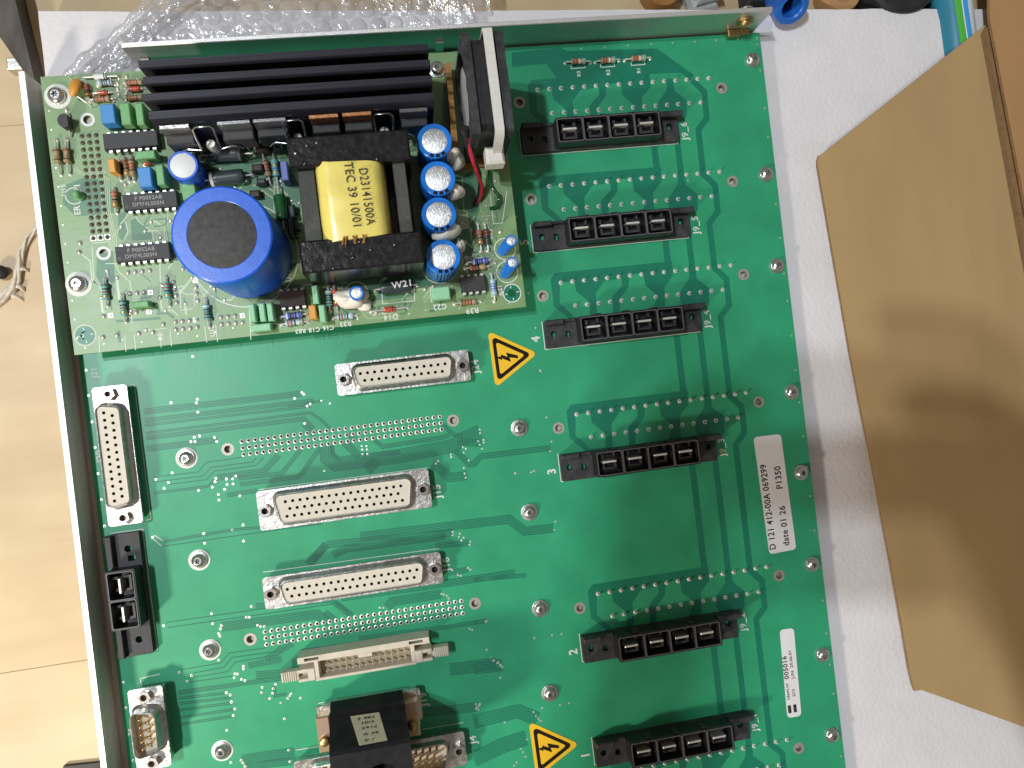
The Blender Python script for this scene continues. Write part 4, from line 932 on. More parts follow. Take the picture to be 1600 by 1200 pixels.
# ------------------------------------------------------------------ electrolytic capacitors
def can(u, v, h, r, tr_, sleeve, top, label=None, name='capacitor', marks=True, bottom_uv=None, z0=0.3):
    xt, yt = A(u, v, h)
    if bottom_uv: xb, yb_ = A(*bottom_uv, 1.0)
    else: xb, yb_ = xt, yt
    b = MB().lathe([(r * 0.94, z0), (r, z0 + 0.5), (r, z0 + 1.2), (r * 0.965, z0 + 1.8), (r, z0 + 2.5), (r, h - 0.05 * r - 0.35), (r * 0.985, h - 0.012 * r - 0.12), (r * 0.95, h), (tr_ + 0.30, h), (tr_ + 0.1, h - 0.14)], n=48)
    sh = Matrix.Identity(4)
    if bottom_uv: sh[0][2] = (xt - xb) / h; sh[1][2] = (yt - yb_) / h
    b.xf(sh)
    o = part(name, b, sleeve, psu, (xb, yb_, 0), smooth=28, label=label)
    t = MB().lathe([(tr_ + 0.15, h - 0.15), (tr_ - 0.1, h - 0.06)], n=32)
    if marks:
        for a in (0, 60, 120):
            c, s_ = math.cos(math.radians(a)), math.sin(math.radians(a)); t.add([(tr_ * .85 * c - .1 * s_, tr_ * .85 * s_ + .1 * c, h - .04), (-tr_ * .85 * c - .1 * s_, -tr_ * .85 * s_ + .1 * c, h - .04), (-tr_ * .85 * c + .1 * s_, -tr_ * .85 * s_ - .1 * c, h - .04), (tr_ * .85 * c + .1 * s_, tr_ * .85 * s_ - .1 * c, h - .04)], [(0, 1, 2, 3)], 0)
    t.xf(sh); part('can_top', t, top, o, smooth=30)
    return o
big = can(347, 366.5, 38, 16.2, 10.9, 'sleeve_blue', 'disc_dark', 'large bright blue capacitor with black top', marks=False)
xs_ = MB(); 
can(285.5, 258.5, 13.5, 5.35, 4.3, 'sleeve_blue', 'band_white', 'blue capacitor with bright white top', marks=False)
for u, v in ((679, 220), (684.5, 278.5), (686, 335), (692.5, 401)):
    c4 = can(u, v, 20.0, 6.4, 4.5, 'sleeve_light', 'can_top')
    st = MB(); N = 10
    for k in range(3):
        a0_ = -2.0 + k * 0.40
        st.add([(6.43 * math.cos(a0_ + t * 0.27), 6.43 * math.sin(a0_ + t * 0.27), z) for t in (0, 1) for z in (2.8, 19.4)] + [(4.9 * math.cos(a0_), 4.9 * math.sin(a0_), 20.03), (4.9 * math.cos(a0_ + 0.27), 4.9 * math.sin(a0_ + 0.27), 20.03), (6.1 * math.cos(a0_), 6.1 * math.sin(a0_), 20.04), (6.1 * math.cos(a0_ + .27), 6.1 * math.sin(a0_ + .27), 20.04)], [(0, 2, 3, 1), (1, 3, 7, 6), (6, 7, 5, 4)])
    part('polarity_stripe', st, 'sticker_black', c4)
can(799, 376, 9.5, 2.3, 1.6, 'sleeve_light', 'can_top', bottom_uv=(785, 391)); can(801, 410, 9.5, 2.3, 1.6, 'sleeve_light', 'can_top', bottom_uv=(790, 427)); can(557, 458, 9, 2.7, 1.9, 'sleeve_light', 'can_top')
def blob(u, v, h, sx_, sy_, sz_, seed, name='glue_blob'):
    rnd = random.Random(seed); x, y = A(u, v, h * 0.6); b = MB(); nu, nv = 18, 10; vs = []; fs = []
    ph_ = [rnd.uniform(0, 6) for _ in range(6)]
    for j in range(nv + 1):
        th = math.pi * j / nv
        for i in range(nu):
            p = 2 * math.pi * i / nu; k = 1 + 0.14 * math.sin(2*p + ph_[0]) * math.sin(th) + 0.10 * math.sin(3*p + 2*th + ph_[1]) + 0.06 * math.sin(5 * p + 3 * th + ph_[2])
            vs.append((x + sx_ * k * math.sin(th) * math.cos(p), y + sy_ * k * math.sin(th) * math.sin(p), max(0.02, h + sz_ * k * math.cos(th))))
    for j in range(nv):
        for i in range(nu): q = (i + 1) % nu; fs.append((j*nu + i, (j+1)*nu + i, (j+1)*nu + q, j*nu + q))
    part(name, b.add(vs, fs), 'glue', psu, smooth=80)
blob(549, 466, 2.5, 5.8, 4.6, 4.0, 3); blob(566, 476, 1.0, 3.6, 2.6, 1.6, 9); blob(699, 247, 13, 4.4, 2.6, 5.0, 4); blob(707, 305, 13, 4.4, 3.0, 4.5, 5); blob(695, 366, 14, 6.2, 3.4, 4.5, 6); blob(718, 386, 6, 1.8, 3.0, 5.0, 8); blob(711, 254, 8, 3.4, 4.0, 5.5, 11)

# ------------------------------------------------------------------ transformer
def tx(pts, h): return [A(u, v, h) for u, v in pts]
TH = 29.0
a = tx([(458, 216), (641, 200), (631, 250), (460, 263)], TH); xl, xr = a[0][0], (a[1][0] + a[2][0]) / 2
yt0, yt1 = A(550, 207, TH)[1], A(545, 255, TH)[1]; yb0, yb1 = A(565, 368, TH)[1], A(565, 419, TH)[1]
xbl, xbr = A(469, 400, TH)[0], A(659, 385, TH)[0]
tb = MB().box(xbl + 1, xbr - 1, yb1 + 0.5, yt0 - 0.5, 0.5, 3.0, ch=0.3)
trf = part('transformer', tb, 'black_gloss', psu, label='black transformer wound with yellow tape')
def rough_box(x0, x1, y0, y1, z0, z1, seed):
    rnd = random.Random(seed); b = MB(); nx = 14
    b.box(x0, x1, y0, y1, z0, z1, ch=0.7)
    for i in range(9):
        x = rnd.uniform(x0 + 2, x1 - 3); y = rnd.uniform(min(y0, y1) + 1, max(y0, y1) - 2)
        b.lathe([(rnd.uniform(.5, 1.3), z1 - 0.1), (0.4, z1 + rnd.uniform(.1, .35))], x, y, 8)
    return b
part('bobbin_end', rough_box(xbl, xbr, yt1, yt0, 3.0, TH, 1), 'black_gloss', trf, smooth=30); part('bobbin_end', rough_box(xbl, xbr, yb1, yb0, 3.0, TH, 2), 'black_gloss', trf, smooth=30)
for s_, (ul, ur) in ((0, (464, 489)), (1, (613, 632))):
    l0, l1 = A(ul, 260, 24)[0], A(ur, 250, 24)[0]
    part('core_leg', MB().box(l0, l1, yb0 - 2, yt1 + 2, 3.0, 25.0, ch=0.25), 'ferrite', trf)
wl, wr = A(490, 300, TH - 2)[0], A(604, 300, TH - 2)[0]; wl = A(494, 310, TH-2)[0]; wr = A(607, 310, TH-2)[0]
wc = (wl + wr) / 2; hw = (wr - wl) / 2
pr = []
for i in range(25):
    t = math.pi * i / 24; pr.append((wc - hw * math.copysign(abs(math.cos(t)) ** 0.32, math.cos(t)), 8 + 21.5 * math.sin(t) ** 0.42 if 0 < i < 24 else 8))
ny_ = 8; vs = []; fs = []
ywa, ywb = yb0 - 1.0, yt1 + 0.8
for j in range(ny_ + 1):
    y = ywa + (ywb - ywa) * j / ny_
    for i, (x, z) in enumerate(pr):
        e = 0.5 * math.sin(math.pi * j / ny_)
        vs.append((x, y + (0.9 * math.sin(i * 0.26 + 0.2) if j in (0, ny_) else 0) * (1 if j else -1), z + e + 0.12 * math.sin(j * 2.1 + i)))
q = len(pr)
for j in range(ny_):
    for i in range(q - 1): fs.append((j*q + i, j*q + i + 1, (j+1)*q + i + 1, (j+1)*q + i))
fs = [tuple(reversed(f)) for f in fs]
fs += [tuple(range(q)), tuple(reversed([ny_*q + i for i in range(q)]))]
wd = part('winding', MB().add(vs, fs), 'yellow_tape', trf, smooth=50)
tz = 29.5 + 0.75
x, y = A(566, 262, tz); text('D23141500A', 4.3, x, y, tz, -88.5, 'ink', wd, 'printed_text', sx=0.80, bold=0.006)
x, y = A(543, 253, tz); text('TEC 39 10/01', 4.3, x, y, tz, -88.5, 'ink', wd, 'printed_text', sx=0.88, bold=0.006)
fr_ = MB(); rnd = random.Random(4)
for i in range(7):
    x = A(540 + i * 5, 376, TH)[0]; y = yb0 + 0.5; fr_.tube([(x, y + 0.6, TH - 0.5), (x + rnd.uniform(-1, 1), y - 1.2, TH + 1.0), (x + rnd.uniform(-1.5, 1.5), y - 3.2, TH + rnd.uniform(0, .6))], 0.3, 5)
part('loose_wire_ends', fr_, 'amber', trf, smooth=60)

# ------------------------------------------------------------------ chips
M_pin = MB().box(-0.62, 0.62, -0.5, 0.3, 2.2, 2.6).box(-0.62, 0.62, -0.85, -0.5, 1.0, 2.6, ch=0.15).box(-0.3, 0.3, -0.85, -0.5, 0, 1.0).mesh('pin', 'solder')
def chip(c, n, m='ic_body', flip=False, txt=None, rz=0.0):
    Lg = {14: 19.2, 8: 9.6, 16: 19.8}[n]; b = MB()
    b.prism([(-Lg/2, -3.1), (Lg/2, -3.1), (Lg/2, 3.1), (-Lg/2, 3.1)], 0.6, 2.4)
    b.add([(-Lg/2, -3.1, 2.4), (Lg/2, -3.1, 2.4), (Lg/2, 3.1, 2.4), (-Lg/2, 3.1, 2.4), (-Lg/2 + .3, -2.75, 4.0), (Lg/2 - .3, -2.75, 4.0), (Lg/2 - .3, 2.75, 4.0), (-Lg/2 + .3, 2.75, 4.0)], [(0, 1, 5, 4), (1, 2, 6, 5), (2, 3, 7, 6), (3, 0, 4, 7), (4, 5, 6, 7)])
    o = part('chip', b, m, psu, (c[0], c[1], 0), rz + (math.pi if flip else 0))
    part('index_mark', MB().lathe([(0.7, 4.0), (0.55, 4.01)], -Lg/2 + 1.5, -1.5, 14), 'band_black', o)
    h = n // 2
    for i in range(h):
        x = (i - (h - 1) / 2) * 2.54
        link('pin', M_pin, o, (x, -3.1, 0), 0); link('pin', M_pin, o, (x, 3.1, 0), math.pi)
    if txt:
        text(txt[0], 2.0, -5.2, 0.95, 4.03, 0, 'ic_print', o, 'printed_text'); text(txt[1], 2.0, -6.2, -1.2, 4.03, 0, 'ic_print', o, 'printed_text')
    return o
chip(A(203.5, 218, 4), 14, flip=True); chip(A(234, 313, 4), 14, txt=('F P0052AB', 'DM74LS05N')); chip(A(222.5, 394, 4), 14, txt=('F P0052AB', 'DM74LS05N'))
chip(A(456.5, 466, 4), 8, 'ic_brown'); chip(A(739.5, 443, 4), 8, 'ic_body')

# ------------------------------------------------------------------ box film capacitors: four top corners in the photo and a height
def film(q, h, m, lab=None):
    pts = [A(u, v, h) for u, v in q]; x0 = (pts[0][0] + pts[3][0]) / 2; x1 = (pts[1][0] + pts[2][0]) / 2; y0 = (pts[2][1] + pts[3][1]) / 2; y1 = (pts[0][1] + pts[1][1]) / 2
    o = part('film_capacitor', MB().box(-(x1 - x0)/2, (x1 - x0)/2, -(y1 - y0)/2, (y1 - y0)/2, 0.5, h, ch=0.35), m, psu, ((x0 + x1)/2, (y0 + y1)/2, 0), label=lab)
    ld = MB(); along = (x1 - x0) > (y1 - y0)
    for s_ in (-1, 1):
        ex, ey = ((x1 - x0) * 0.36 * s_, 0) if along else (0, (y1 - y0) * 0.36 * s_); ld.lathe([(0.8, 0), (0.45, 0.6)], ex, ey, 7)
    part('wire_leads', ld, 'solder', o)
film([(155, 163), (178, 161.5), (180, 191), (158, 193)], 7.5, 'film_blue'); film([(187, 161), (203, 160), (204, 193), (189, 195)], 7.5, 'film_green'); film([(211, 161), (224, 160), (224, 194), (213, 195)], 7.5, 'film_green')
film([(214, 262), (235, 260), (238, 291), (217, 293)], 7.5, 'film_blue'); film([(241, 258), (253, 256), (259, 286), (247, 290)], 7.5, 'film_green'); film([(211, 236), (242, 234), (242, 246), (211, 248)], 6.5, 'film_green'); film([(168, 248), (179, 247), (181, 268), (170, 269)], 6.5, 'film_orange'); film([(283, 286), (305, 286), (306, 310), (285, 312)], 8, 'film_green')
for du in (0, 15.5, 28): film([(388 + du, 475 - du*0.07), (397 + du, 474 - du*0.07), (400 + du, 502 - du*0.05), (391 + du, 503.5 - du*0.05)], 6.5, 'film_pale')
film([(392, 507), (423, 504.5), (423, 516), (393, 518.5)], 5, 'film_pale'); film([(487, 446), (496, 445), (498, 474), (489, 475)], 6.5, 'film_pale'); film([(482, 477), (493, 476), (494.5, 497.5), (484, 498.5)], 6.0, 'film_orange'); film([(497, 477), (506, 475.5), (510, 502.5), (500.5, 504)], 6.5, 'film_pale'); film([(674, 449), (702, 447), (704, 466), (676, 469)], 6, 'film_pale'); film([(437.5, 252), (448, 251), (451, 281), (440.5, 282)], 8, 'film_violet'); film([(204, 472), (232, 469), (232, 479), (205, 481)], 5, 'film_green')
film([(712, 331), (731, 329), (734, 358), (716, 359)], 0.62, 'film_green') if False else None

# ------------------------------------------------------------------ resistors, diodes and the other axial parts
CYB = [(0.15, 'band_brown'), (0.38, 'band_black'), (0.55, 'band_red'), (0.83, 'band_gold')]
BL = [(0.15, 'band_white'), (0.36, 'band_black'), (0.5, 'band_brown'), (0.64, 'band_black'), (0.85, 'band_brown')]
RB = [(0.15, 'band_red'), (0.36, 'band_red'), (0.55, 'band_black'), (0.84, 'band_gold')]
def ax(a_, b_, body, r, base, bands, **k): return axial(psu, A(*a_), A(*b_), body, r, base, bands, **k)
ax((89, 218), (96, 273), 5.6, 1.25, 'res_tan', [(0.2, 'band_brown'), (0.8, 'band_brown')]); ax((105, 217), (110, 272), 5.6, 1.25, 'res_tan', [(0.2, 'band_brown'), (0.8, 'band_brown')])
ax((165, 434), (169, 478), 6.0, 1.2, 'res_cyan', CYB); ax((192, 459), (198, 503), 6.0, 1.2, 'res_cyan', CYB); ax((260, 431), (266, 478), 6.0, 1.2, 'res_cyan', RB); ax((322, 466), (328, 511), 6.0, 1.2, 'res_cyan', BL)
ax((180, 293), (184, 333), 6.4, 1.25, 'res_tan', RB); ax((195, 246), (203, 283), 6.4, 1.2, 'res_tan', RB); ax((206, 244), (211, 283), 6.4, 1.2, 'res_tan', BRN); ax((188, 250), (190, 281), 5, 1.0, 'res_dark', [])
ax((730, 411), (767, 407), 6.4, 1.3, 'res_blue', BL); ax((727, 420), (765, 417), 6.2, 1.2, 'res_tan', RB); ax((746, 350), (752, 394), 6.2, 1.2, 'res_tan', RB); ax((757, 350), (763, 393), 6.2, 1.2, 'res_dark', [(0.2, 'band_red'), (0.35, 'band_red'), (0.75, 'band_gold')])
ax((767, 428), (773, 471), 6.4, 1.2, 'res_pale', [(0.3, 'res_blue'), (0.45, 'res_blue'), (0.6, 'res_blue'), (0.75, 'res_blue')]); ax((710, 475), (752, 470.5), 6.4, 1.2, 'res_tan', BRN); ax((580, 487), (638, 480.5), 4.4, 1.15, 'diode_red', [(0.75, 'band_black')], name='diode', dumb=False); ax((521, 497), (559, 493), 6.2, 1.2, 'res_pale', [(0.15, 'band_brown'), (0.32, 'band_red'), (0.5, 'band_green'), (0.65, 'band_black')])
ax((439, 495.5), (480, 491), 6.6, 1.3, 'res_blue', BL); ax((440, 507), (482, 502), 6.4, 1.2, 'res_pale', RB); ax((513, 446), (516, 487), 6.2, 1.2, 'res_cyan', BL); ax((522, 446), (528, 486), 6.4, 1.15, 'diode_red', [(0.4, 'band_black'), (0.55, 'band_black'), (0.8, 'band_gold')])
w21 = ax((586, 454), (652, 446), 12.0, 2.6, 'res_dark', [], dumb=False, label='dark fat resistor printed W21'); text('W21', 3.4, -1.5, 0.2, 5.5, 2, 'band_white', w21, 'printed_text', sx=1.1)
ax((313, 247), (398, 243), 12.5, 2.6, 'res_dark', [(0.9, 'grey_plastic')], name='diode', dumb=False); ax((318, 286), (399, 276), 12.5, 2.7, 'res_dark', [(0.06, 'band_white')], name='diode', dumb=False)
ax((436, 292), (446, 362), 10.0, 2.35, 'res_glassgreen', [], name='inductor', dumb=False, label='glossy dark green axial coil')
ax((427, 237), (435, 292), 6.6, 1.25, 'res_cyan', [(0.35, 'band_gold'), (0.55, 'res_blue'), (0.8, 'band_gold')]); ax((411, 240), (424, 290), 6.6, 1.25, 'res_tan', BRN)
ax((131, 123.5), (187, 121), 4.4, 1.1, 'band_white', [(0.85, 'band_brown')], name='diode', dumb=False); ax((146, 148), (180, 146), 3.6, 0.95, 'diode_red', [(0.75, 'band_black')], name='diode', dumb=False); ax((143, 158), (180, 156), 6.0, 1.1, 'res_tan', BRN); ax((153, 133), (180, 131), 5.4, 1.1, 'res_pale', BL); ax((198, 132), (226, 130), 6.0, 1.1, 'res_tan', BRN); ax((199, 142), (226, 140.5), 4.0, 1.0, 'diode_red', [], name='diode', dumb=False); ax((199, 156), (226, 154), 6.0, 1.1, 'res_tan', BRN); ax((137, 130), (141, 158), 4.6, 1.0, 'band_brown', RB)
ax((240, 256), (226, 257), 3.0, 0.9, 'diode_red', [], name='diode', dumb=False)
# orange drop capacitor, black half-round transistor, green lamp
x, y = A(116, 137, 3)
dr = MB().lathe([(0.2, -3.2), (1.4, -2.6), (2.0, -1.0), (1.9, 0.8), (1.2, 2.2), (0.5, 2.8)], n=16); dr.xf(Matrix.Translation((x, y, 2.6)) @ Matrix.Rotation(math.radians(75), 4, 'X') @ Matrix.Rotation(math.radians(-15), 4, 'Y') @ Matrix.Diagonal((1, 0.7, 1.25, 1)))
dc = part('drop_capacitor', dr, 'film_orange', psu, smooth=50)
a_, b_ = A(103, 124), A(128, 160)
part('wire_leads', MB().tube([(x, y + 2.5, 2.6), (x - 1.5, y + 4.2, 1.4), (x - 2.2, y + 4.8, 0)], 0.3, 6).tube([(x + 0.5, y - 3, 2.4), (x + 3, y - 5, 1.4), (x + 4.2, y - 6, 0)], 0.3, 6), 'solder', dc)
x, y = A(102.5, 190, 4); to = [(x + 2.3 * math.cos(t), y + 2.5 * math.sin(t)) for t in [math.radians(60 + 240 * i / 12) for i in range(13)]]
t92 = part('small_transistor', MB().prism(to, 1.0, 5.2), 'ic_body', psu)
part('wire_leads', MB().tube([(x, y + 1.5, 2), (x, y + 4.0, 1.2), (x + .4, y + 4.4, 0)], .3, 6).tube([(x, y - 1.5, 2), (x - .2, y - 4.0, 1.2), (x - .2, y - 4.4, 0)], .3, 6), 'solder', t92)
x, y = A(119, 303, 3); part('indicator_lamp', MB().lathe([(1.9, 0.2), (1.9, 1.0), (1.5, 1.0), (1.5, 2.8), (1.1, 3.8), (0.5, 4.2)], x, y, 18), 'film_green', psu, smooth=40)
# dark lumps and links in the shaded middle
for u, v, sx_, sy_, h, m in ((402, 262, 4.0, 3.0, 4.0, 'ic_brown'), (408, 283, 3.4, 2.4, 4.0, 'res_dark'), (398, 303, 4.0, 3.0, 3.0, 'ic_brown'), (318, 262, 3.0, 2.0, 3.5, 'res_dark'), (410, 232, 5.0, 2.0, 5.0, 'ic_brown'), (455, 355, 2.8, 7.0, 6.0, 'black_gloss'), (456, 330, 2.2, 5.0, 4.0, 'res_dark')):
    x, y = A(u, v, h); part('small_component', MB().box(-sx_/2, sx_/2, -sy_/2, sy_/2, 0.3, h, ch=0.6).lathe([(0.7, 0), (0.4, 0.8)], -sx_/2 - 0.5, 0, 7).lathe([(0.7, 0), (0.4, 0.8)], sx_/2 + 0.5, 0, 7), m, psu, (x, y, 0))
part('green_pad', MB().box(*sorted((A(714, 331)[0], A(731, 331)[0])), *sorted((A(715, 359)[1], A(715, 331)[1])), 0.02, 0.05), 'psu_trace', psu)

# ------------------------------------------------------------------ fan, cable tie, brown strip
FHt = 35.0
fx0, fx1 = A(719, 47, FHt)[0], A(785, 44, FHt)[0]; fy1, fy0 = A(735, 46, FHt)[1], A(757, 208, FHt)[1]
fcx, fcy = (fx0 + fx1) / 2, (fy0 + fy1) / 2; FW = (fy1 - fy0); FD = fx1 - fx0
fan = thing('cooling_fan', 'small black cooling fan standing on edge at the heatsink end', 'fan', (fcx, fcy, ZP + 0.1))
def rot_x_axis(b, dx): return b.xf(Matrix.Translation((dx, 0, FHt / 2)) @ Matrix.Rotation(math.radians(90), 4, 'Y'))
hwf = FW / 2; hz = FHt / 2
def flange(x0, x1, sgn):
    b = MB().prism(rrect(-hz, hz, -hwf, hwf, 2.4, 4), 0, x1 - x0, holes=[circ(0, 0, min(hz, hwf) - 1.0, 36)] + [circ(sx_ * (hz - 3.2), sy_ * (hwf - 3.2), 1.6, 10) for sx_ in (-1, 1) for sy_ in (-1, 1)])
    return rot_x_axis(b, x0)
part('frame_flange', flange(-FD/2, -FD/2 + 3.0, 1), 'black_dusty', fan, smooth=30); part('frame_flange', flange(FD/2 - 3.0, FD/2, 1), 'black_dusty', fan, smooth=30)
rt = min(hz, hwf) - 0.9
part('frame_core', rot_x_axis(MB().prism(rrect(-hz + 1.6, hz - 1.6, -hwf + 1.6, hwf - 1.6, 3.5, 4), 3.02, FD - 3.02, holes=[circ(0, 0, rt - 1.2, 36)]), -FD/2), 'black_plastic', fan)
tb_ = MB().lathe([(rt - 1.25, FD - 3.0), (rt - 1.25, 3.0)], n=36, closed_top=False)
part('duct', rot_x_axis(tb_, -FD/2), 'black_plastic', fan, smooth=40)
hubm = MB().lathe([(12.4, 2.0), (12.4, 10.0)], n=36, closed_top=True).lathe([(12.4, 10.0), (12.4, 1.2), (11.8, 0.7)], n=36, closed_top=False).disc(0, 0, 0.75, 11.9, 36)
hub = part('hub', rot_x_axis(hubm, -FD/2), 'black_plastic', fan, smooth=40)
part('hub_label', rot_x_axis(MB().lathe([(11.3, 0.70), (11.3, 0.55), (11.2, 0.5)], n=36, closed_top=True), -FD/2), 'hub_label', fan)
for k in range(7):
    bl = MB(); vs = []; fs = []
    for i in range(5):
        rr_ = 12.2 + (rt - 1.7 - 12.2) * i / 4
        for j in range(4):
            t = 2 * math.pi * k / 7 + 0.62 * j / 3 + 0.08 * i
            vs.append((rr_ * math.cos(t), rr_ * math.sin(t), 3.0 + 2.2 * j))
    for i in range(4):
        for j in range(3): p = i*4 + j; fs.append((p, p + 1, p + 5, p + 4))
    part('blade', rot_x_axis(bl.add(vs, fs), -FD/2), 'black_plastic', fan, smooth=60)
part('strut', MB().box(-FD/2 + 0.4, -FD/2 + 1.6, -1.2, 1.2, 1.5, hz - 12).box(-FD/2 + 0.4, -FD/2 + 1.6, -1.2, 1.2, hz + 12, FHt - 1.5), 'black_plastic', fan)
# twin leads
w1 = [(-FD/2 - 0.5, -hwf - 0.4, 22), (-FD/2 + 0.2, -hwf - 1.2, 16)]
def wpath(px, zs): return [(*[c - d for c, d in zip(A(u, v, z), (fcx, fcy))], z) for (u, v), z in zip(px, zs)]
part('red_wire', MB().tube(wpath([(731, 215), (735, 238), (740, 256), (746, 272), (753, 290), (752, 304), (745, 318)], [24, 19, 14, 10, 6, 3, 0.5]), 0.75, 8), 'wire_red', fan, smooth=60)
part('black_wire', MB().tube(wpath([(729, 212), (736, 236), (744, 256), (750, 272), (750, 288), (748, 305), (741, 322)], [23, 18, 13, 9, 5, 2.6, 0.5]), 0.75, 8), 'wire_black', fan, smooth=60)
part('wire_sleeve', MB().tube(wpath([(726, 200), (729, 215), (733, 228)], [26, 23, 20]), 1.7, 10), 'black_plastic', fan, smooth=60)
tcx = A(761, 46, FHt + 0.5)[0]; tcx2 = A(781, 205, FHt + 0.5)[0]
tie = thing('cable_tie', 'white nylon cable tie strapped round the black fan', 'cable tie', ((tcx + tcx2) / 2, fcy, ZP + 0.1))
tw_ = 1.65; lean = (tcx2 - tcx) / 2
def tie_band():
    e = 0.45; T = FHt + 0.15; H = hwf + 0.15
    prof = [(H - 0.6, 0.3), (H - 0.4, T * 0.5), (H - 0.5, T - 1.2), (H - 1.2, T), (0, T + 0.05), (-H + 1.5, T), (-H, T - 1.5), (-H - 1.6, T - 8), (-H - 2.6, T - 15), (-H - 2.0, 6), (-H, 0.3)]
    n = len(prof); vs = []; fs = []
    c = sum(p[0] for p in prof) / n, T / 2
    for k, (y, z) in enumerate(prof):
        d = Vector((y - 0, z - c[1])); d.normalize(); xo = -lean * (y / H) * 1.0
        for dx, o_ in ((-tw_, 0), (tw_, 0), (tw_, 1.1), (-tw_, 1.1)): vs.append((xo + dx, y + d.x * o_, z + d.y * o_))
    for k in range(n - 1):
        for i in range(4): j = (i + 1) % 4; fs.append((k*4 + i, k*4 + j, (k+1)*4 + j, (k+1)*4 + i))
    return MB().add(vs, [tuple(reversed(f)) for f in fs] + [(0, 1, 2, 3), (n*4-1, n*4-2, n*4-3, n*4-4)])
part('strap', tie_band(), 'nylon', tie, smooth=40)
hx_, hy_ = A(773, 243, 21); hm = MB().box(-3.4, 3.4, -3.3, 3.0, 15.0, 22.5, ch=0.9)
part('lock_head', hm, 'nylon', tie, (hx_ - (tcx + tcx2) / 2, hy_ - fcy, 0), smooth=30)
bs0, bs1 = A(700, 98, 6), A(712, 240, 6)
part('brown_strip', MB().prism([(bs0[0] - 1.1, bs0[1]), (bs0[0] + 1.1, bs0[1]), (bs1[0] + 1.1, bs1[1]), (bs1[0] - 1.1, bs1[1])], 0.1, 6.0), 'fr_brown', psu)
part('brown_base', MB().prism([A(712, 250), A(790, 243), A(792, 258), A(714, 266)], 0.06, 1.2), 'fr_brown', psu)
# loop of green enamelled wire by the right edge
part('wire_loop', MB().tube([(*A(u, v, z), z) for (u, v), z in zip([(765, 268), (764, 284), (770, 296), (778, 303), (780, 312), (776, 322), (766, 326)], [1, 2.5, 3.0, 3.0, 3.0, 2.2, 0.4])], 0.7, 7), 'res_glassgreen', psu, smooth=60)

# ------------------------------------------------------------------ bubble wrap behind the upper wall
def bubble_wrap():
    z0 = ZF + 0.6; b = MB()
    # outline on the foam: diagonal left edge, upper wall, right edge; runs out of the picture at the top
    p = [P2(118, 122, z0), P2(262, -12, z0), P2(440, -160, z0), P2(815, -150, z0), P2(812, 10, z0), P2(790, 40, z0)]
    ylow = YT + 3.0
    lx0 = p[0][0]
    def inside(x, y):
        if y < ylow or y > 235 or x > 8 + 3 * math.sin(y * 0.2): return False
        # left edge line through p[0], p[1]
        t = (y - p[0][1]) / (p[1][1] - p[0][1]); return x > p[0][0] + t * (p[1][0] - p[0][0])
    # base film as a grid with wrinkles
    step = 2.2; nx = int((10 - (lx0 - 2)) / step); ny = int((236 - ylow) / step); idx = {}
    vs = []; fs = []
    def hz_(x, y): return z0 + 1.3 + 1.3 * math.sin(x * 0.07 + 0.5) + 1.1 * math.sin(y * 0.16 + x * 0.04) + 0.5 * math.sin(x * 0.31 + y * 0.22) + max(0, (y - 175) * 0.02)
    for j in range(ny + 1):
        for i in range(nx + 1):
            x = lx0 - 2 + i * step; y = ylow + j * step
            if inside(x, y): idx[(i, j)] = len(vs); vs.append((x, y, hz_(x, y)))
    for (i, j) in idx:
        q = [(i, j), (i + 1, j), (i + 1, j + 1), (i, j + 1)]
        if all(k in idx for k in q): fs.append(tuple(idx[k] for k in q))
    film = MB().add(vs, fs)
    bub = MB(); s = 7.6; r = 3.3
    for j in range(-2, 16):
        for i in range(-2, 30):
            x = lx0 + i * s + (s / 2 if j % 2 else 0) + random.uniform(-.3, .3); y = ylow + 5 + j * s * 0.87 + random.uniform(-.3, .3)
            if not (inside(x - r, y - r) and inside(x + r, y + r) and inside(x - r, y + r)): continue
            rr = r * random.uniform(0.9, 1.03); hgt = random.uniform(0.5, 1.5); zz = hz_(x, y) - 0.3; tx_, ty_ = random.uniform(-.5, .5), random.uniform(-.5, .5)
            N = 14; k0 = len(bub.v)
            prof = [(1.0, 0.0), (0.97, 0.45), (0.86, 0.78), (0.62, 0.95), (0.3, 1.02)]
            vs2 = [(x + rr * q * math.cos(2*math.pi*a/N) + tx_ * h, y + rr * q * math.sin(2*math.pi*a/N) + ty_ * h, zz + hgt * h * (1 + 0.08 * math.sin(3 * a + i))) for q, h in prof for a in range(N)]
            bub.add(vs2, [(m*N + a, m*N + (a+1) % N, (m+1)*N + (a+1) % N, (m+1)*N + a) for m in range(4) for a in range(N)] + [tuple(4*N + a for a in range(N))])
    return film, bub, p, z0
film_b, bub_b, bp_, bz = bubble_wrap()
bw_o = thing('bubble_wrap', 'crumpled clear bubble wrap lying behind the upper chassis wall', 'bubble wrap', (0, 0, 0))
part('film', film_b, 'bubble_film', bw_o, smooth=80); part('bubbles', bub_b, 'bubble_film', bw_o, smooth=60, kind='stuff')
# rolled left edge of the film
a_, b_ = Vector((*bp_[0][:2], bz + 3)), Vector((*bp_[1][:2], bz + 3)); roll = MB()
dv = (b_ - a_); nrm = Vector((-dv.y, dv.x, 0)).normalized()
for k, (o_, r_) in enumerate(((0.0, 2.0), (-4.2, 2.6), (-8.2, 2.0))):
    pth = [a_ + dv * (t * 1.35 - 0.05) - nrm * (-o_) + nrm * 0.8 * math.sin(t * 9 + k) + Vector((0, 0, 0.8 * math.sin(t * 14 + 2 * k))) for t in [i / 30 for i in range(31)]]
    roll.tube([tuple(q) for q in pth], [r_ * (1 + 0.25 * math.sin(i * 1.7 + k)) for i in range(31)], 9)
part('rolled_edge', roll, 'bubble_film', bw_o, smooth=70)

